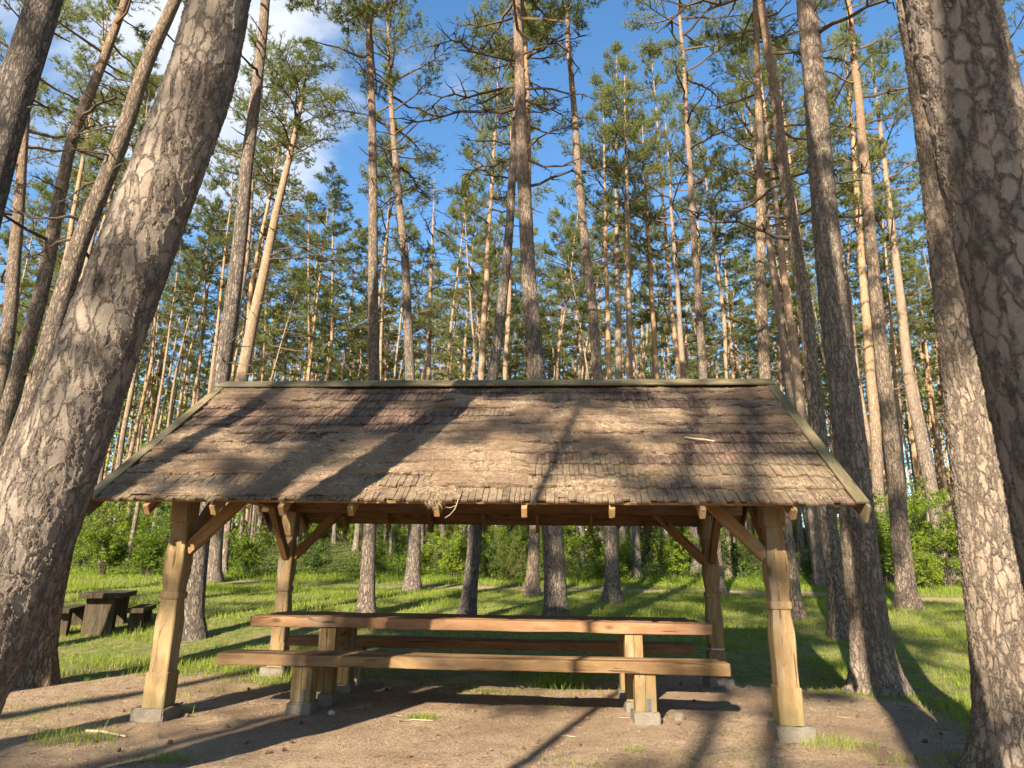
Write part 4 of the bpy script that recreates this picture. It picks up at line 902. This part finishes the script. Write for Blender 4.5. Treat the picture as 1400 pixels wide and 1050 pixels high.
# a yellowish juniper under the middle of the eave
rs = np.random.default_rng(4); mb = MB(); TP, TA = [], []
for i in range(46):
    a_ = rs.uniform(0, 6.28); e = rs.uniform(.4, 1.35); L = rs.uniform(.8, 1.9) * (.6 + .5 * math.sin(e)); P, D = limb_path(rs, L, a_, e, e + .1, 5, .12); mb.add(*tube(P, np.linspace(.012, .003, 5), 4), mi=0)
    for q in range(34):
        f = rs.uniform(.15, 1) * 4; k = min(int(f), 3); TP.append(P[k] + (P[k + 1] - P[k]) * (f - k) + rs.normal(0, .06, 3)); TA.append(D[k])
tufts(mb, np.array(TP), np.array(TA), 14, .03, .07, .008, 1, rs)
jx = at_px(690, 22.4); o = link('juniper', mb.mesh('juniper', [M_TWIG, M_JUNI])); o.location = (jx, 22.4, float(tz(jx, 22.4)) - .05); o.scale = (1.0, 1.0, 1.05)
tag(o, 'yellowish juniper bush under the middle of the roof', 'shrub')
npl = 0; tries = 0
while npl < 150 and tries < 6000:
    tries += 1
    y = 22.3 + 30 * rng.random() ** 1.35; x = rng.uniform(-.8 * y - 3, .8 * y + 3) - .06 * y
    if fbm(x * .18 + 50, y * .18, 6, 2) < .42 and abs(x + .06 * y) < .45 * y: continue
    side = 'left of the shelter' if x < -.35 * y else 'right of the shelter' if x > .38 * y else 'under the eave line'
    k = int(rng.choice([0, 1, 2, 3, 4], p=[.25, .25, .2, .2, .1]))
    shrub(k, x, y, rng.uniform(.7, 1.15) * (1 if y < 30 else 1.55), f'leafy green shrub of the forest undergrowth {side}', f'undergrowth shrubs {side}'); npl += 1
# low cover beyond the path: bilberry-like leaves
mb = MB(); n = 130000; y = 20.6 + 26 * rng.random(n) ** 1.6; x = rng.uniform(-1, 1, n) * (.85 * y + 2) - .06 * y; k = rng.random(n) < np.clip(sstep(20.4, 23, y) * (.35 + 1.3 * fbm(x * .6, y * .6, 15, 3) - .15), 0, 1); x, y = x[k], y[k]
hh = (.06 + .34 * rng.random(len(x)) ** 1.3) * (.4 + 1.2 * fbm(x * .5, y * .5, 17, 3)) * sstep(20, 24, y)
leaves(mb, np.stack([x, y, tz(x, y) + hh], -1), .058, rng, 0, .9)
tag(link('undergrowth', mb.mesh('undergrowth', [M_COVER])), 'low leafy ground cover of the forest floor beyond the path', 'undergrowth', None, 'stuff')

# ------------------------------------------------------------------ small things on the bare soil
M_CLOD = simple('soil_crumbs', None, .95, .1, (30, (.09, .058, .035), (.28, .2, .125)))
mb = MB(); n = 100000; x = rng.uniform(-6, 5.5, n); y = rng.uniform(3.4, 10.5, n); k = rng.random(n) < np.clip(.25 + 1.5 * (fbm(x * 1.3, y * 1.3, 51, 4) - .3), 0, 1); x, y = x[k], y[k]; n = len(x)
a_ = rng.uniform(0, PI, n); L = rng.uniform(.02, .055, n); wd = .0032; z = tz(x, y) + rng.uniform(.001, .008, n); tl = rng.normal(0, .1, n) * L
c0 = np.stack([x, y, z], -1); dv = np.stack([np.cos(a_) * L / 2, np.sin(a_) * L / 2, tl], -1); wv = np.stack([-np.sin(a_) * wd / 2, np.cos(a_) * wd / 2, 0 * a_], -1)
mb.add(np.stack([c0 - dv - wv, c0 - dv + wv, c0 + dv + wv, c0 + dv - wv], 1).reshape(-1, 3), np.arange(n)[:, None] * 4 + np.arange(4)[None, :])
rs = np.random.default_rng(31)
ico = np.array([[0, 0, 1], [.89, 0, .45], [.28, .85, .45], [-.72, .53, .45], [-.72, -.53, .45], [.28, -.85, .45], [.72, .53, -.45], [-.28, .85, -.45], [-.89, 0, -.45], [-.28, -.85, -.45], [.72, -.53, -.45], [0, 0, -1]])
icf = np.array([[0, 1, 2], [0, 2, 3], [0, 3, 4], [0, 4, 5], [0, 5, 1], [1, 6, 2], [2, 7, 3], [3, 8, 4], [4, 9, 5], [5, 10, 1], [6, 7, 2], [7, 8, 3], [8, 9, 4], [9, 10, 5], [10, 6, 1], [6, 11, 7], [7, 11, 8], [8, 11, 9], [9, 11, 10], [10, 11, 6]])
n = 5200; x = rs.uniform(-6, 5.5, n); y = rs.uniform(3.4, 9.5, n); k = rs.random(n) < .15 + .85 * sstep(.45, .6, fbm(x * .9, y * .9, 57, 3)); x, y = x[k], y[k]; n = len(x)
sz = (.003 + .012 * rs.random(n) ** 4)[:, None, None] * rs.uniform(.6, 1.3, (n, 12, 1)) * np.array([1, 1, .6]); V = np.stack([x, y, tz(x, y) + .002], -1)[:, None, :] + ico[None] * sz
mb.add(V.reshape(-1, 3), None, (np.arange(n)[:, None, None] * 12 + icf[None]).reshape(-1, 3), 1)
for i in range(420):
    x, y = rs.uniform(-5.5, 4.5), rs.uniform(3.6, 9.2); a_ = rs.uniform(0, PI); L = rs.uniform(.04, .17); d = np.array([math.cos(a_), math.sin(a_), 0]); p = np.array([x, y, float(tz(x, y)) + .006])
    mb.add(*tube(np.stack([p - d * L / 2, p + rs.normal(0, .012, 3) * [1, 1, .3], p + d * L / 2]), [rs.uniform(.0015, .0035), .0025, .0012], 4), mi=2 + (i % 9 > 0))
tag(link('fallen_needles', mb.mesh('fallen_needles', [M_DRYN, M_CLOD, M_DRY, M_LIMB])), 'dry pine needles scattered over the bare soil', 'pine needles', None, 'stuff')
def pebble(s_, seed):
    bm = bmesh.new(); bmesh.ops.create_icosphere(bm, subdivisions=3, radius=1); rs = np.random.default_rng(seed)
    for v in bm.verts:
        f = 1 + .35 * (vnoise(v.co.x * 1.4 + 9 * seed, v.co.y * 1.4 + v.co.z, seed) - .5); v.co = Vector((v.co.x * s_[0] * f, v.co.y * s_[1] * f, v.co.z * s_[2] * f))
    return bm_mesh('stone', bm, M_STONE, smooth=True)
def place(name, me, px, py, label, cat, group=None, dz=0.):
    p = groundpt(px, py); o = link(name, me); o.location = (p[0], p[1], float(tz(p[0], p[1])) + dz); o.rotation_euler = (0, 0, rng.uniform(0, 6)); return tag(o, label, cat, group)
place('stone', pebble((.042, .032, .024), 1), 453, 977, 'whitish round stone on the soil right of the front left bench foot', 'stone', None, .012)
place('stone', pebble((.028, .024, .016), 2), 427, 974, 'small grey stone beside the front left bench foot', 'stone', None, .006)
o = rock_block('concrete_chunk', .085, .07, .075, M_CONC, None, tuple(groundpt(928, 985) + [0, 0, .03]), 77, .01, .2); tag(o, 'broken pale concrete chunk right of the front right bench foot', 'rubble')
stick('stick', [groundpt(118, 1002) + [0, 0, .015], groundpt(140, 1004) + [0, 0, .02], groundpt(172, 1010) + [0, 0, .015]], .013, .008, M_DRY, 'dry stick on the ground by the front left post', 'stick')
stick('stick', [groundpt(545, 988) + [0, 0, .01], groundpt(565, 986) + [0, 0, .012], groundpt(592, 987) + [0, 0, .01]], .007, .004, M_DRY, 'thin dry stick in front of the small grass tuft', 'stick')
# cones
def cone_mesh():
    mb = MB(); rs = np.random.default_rng(2); mb.add(*tube(np.array([[0, 0, 0], [0, 0, .01], [0, 0, .025], [0, 0, .04], [0, 0, .05]]), [.006, .014, .017, .011, .003], 9))
    for i in range(46):
        t = i / 46; a_ = i * 2.4; r_ = .019 * math.sin(PI * (.12 + .8 * t)); z = .004 + .042 * t; d = np.array([math.cos(a_), math.sin(a_), .35]); s_ = np.array([-math.sin(a_), math.cos(a_), 0]); p = np.array([0, 0, z])
        mb.add([p + d * r_ * .5 - s_ * .004, p + d * r_ * .5 + s_ * .004, p + d * r_ * 1.25 + s_ * .005 + [0, 0, .002], p + d * r_ * 1.25 - s_ * .005 + [0, 0, .002]], [[0, 1, 2, 3]])
    return mb.mesh('pine_cone', [M_CONE])
CM = cone_mesh()
for i in range(55):
    while True:
        x, y = rng.uniform(-4.5, 3.6), rng.uniform(4.6, 8.8)
        if turf_mask(np.array(x), np.array(y)) < .5: break
    o = link('pine_cone', CM); o.location = (x, y, float(tz(x, y)) + .014); o.rotation_euler = (PI / 2 + rng.normal(0, .3), rng.normal(0, .3), rng.uniform(0, 6)); s_ = rng.uniform(.55, .9); o.scale = (s_, s_, s_)
    tag(o, 'small brown pine cone lying on the bare soil around the table', 'pine cone', 'pine cones on the soil')
# tufts of grass on the bare soil
def grass_tuft(px, py, n, r, h, label):
    p = groundpt(px, py); a_ = rng.uniform(0, 2 * PI, n); rr = r * rng.random(n) ** .6; x = p[0] + np.cos(a_) * rr * 1.6; y = p[1] + np.sin(a_) * rr * .8
    V, Q, T = blades(x, y, h * rng.uniform(.4, 1.1, n), np.full(n, .004) * rng.uniform(.7, 1.3, n), .55); mb = MB(); b = np.array([p[0], p[1], float(tz(p[0], p[1]))]); mb.add(V - b, Q, T)
    o = link('grass_tuft', mb.mesh('grass_tuft', [M_GRASS])); o.location = b; tag(o, label, 'grass tuft')
grass_tuft(578, 982, 300, .10, .06, 'low green grass tuft on bare soil in front of the bench')
grass_tuft(757, 966, 70, .06, .045, 'tiny grass tuft under the middle of the front bench')
grass_tuft(866, 1028, 60, .06, .07, 'sparse grass tuft near the bottom edge left of the front right post')
grass_tuft(1145, 1020, 240, .2, .10, 'loose grass tuft right of the front right post foot')
grass_tuft(100, 1015, 260, .22, .13, 'tall thin grass tuft in the lower left corner')
grass_tuft(232, 1040, 170, .12, .08, 'few upright grass blades at the bottom edge below the front left post')
grass_tuft(250, 975, 60, .07, .09, 'grass blades right beside the front left post footing')
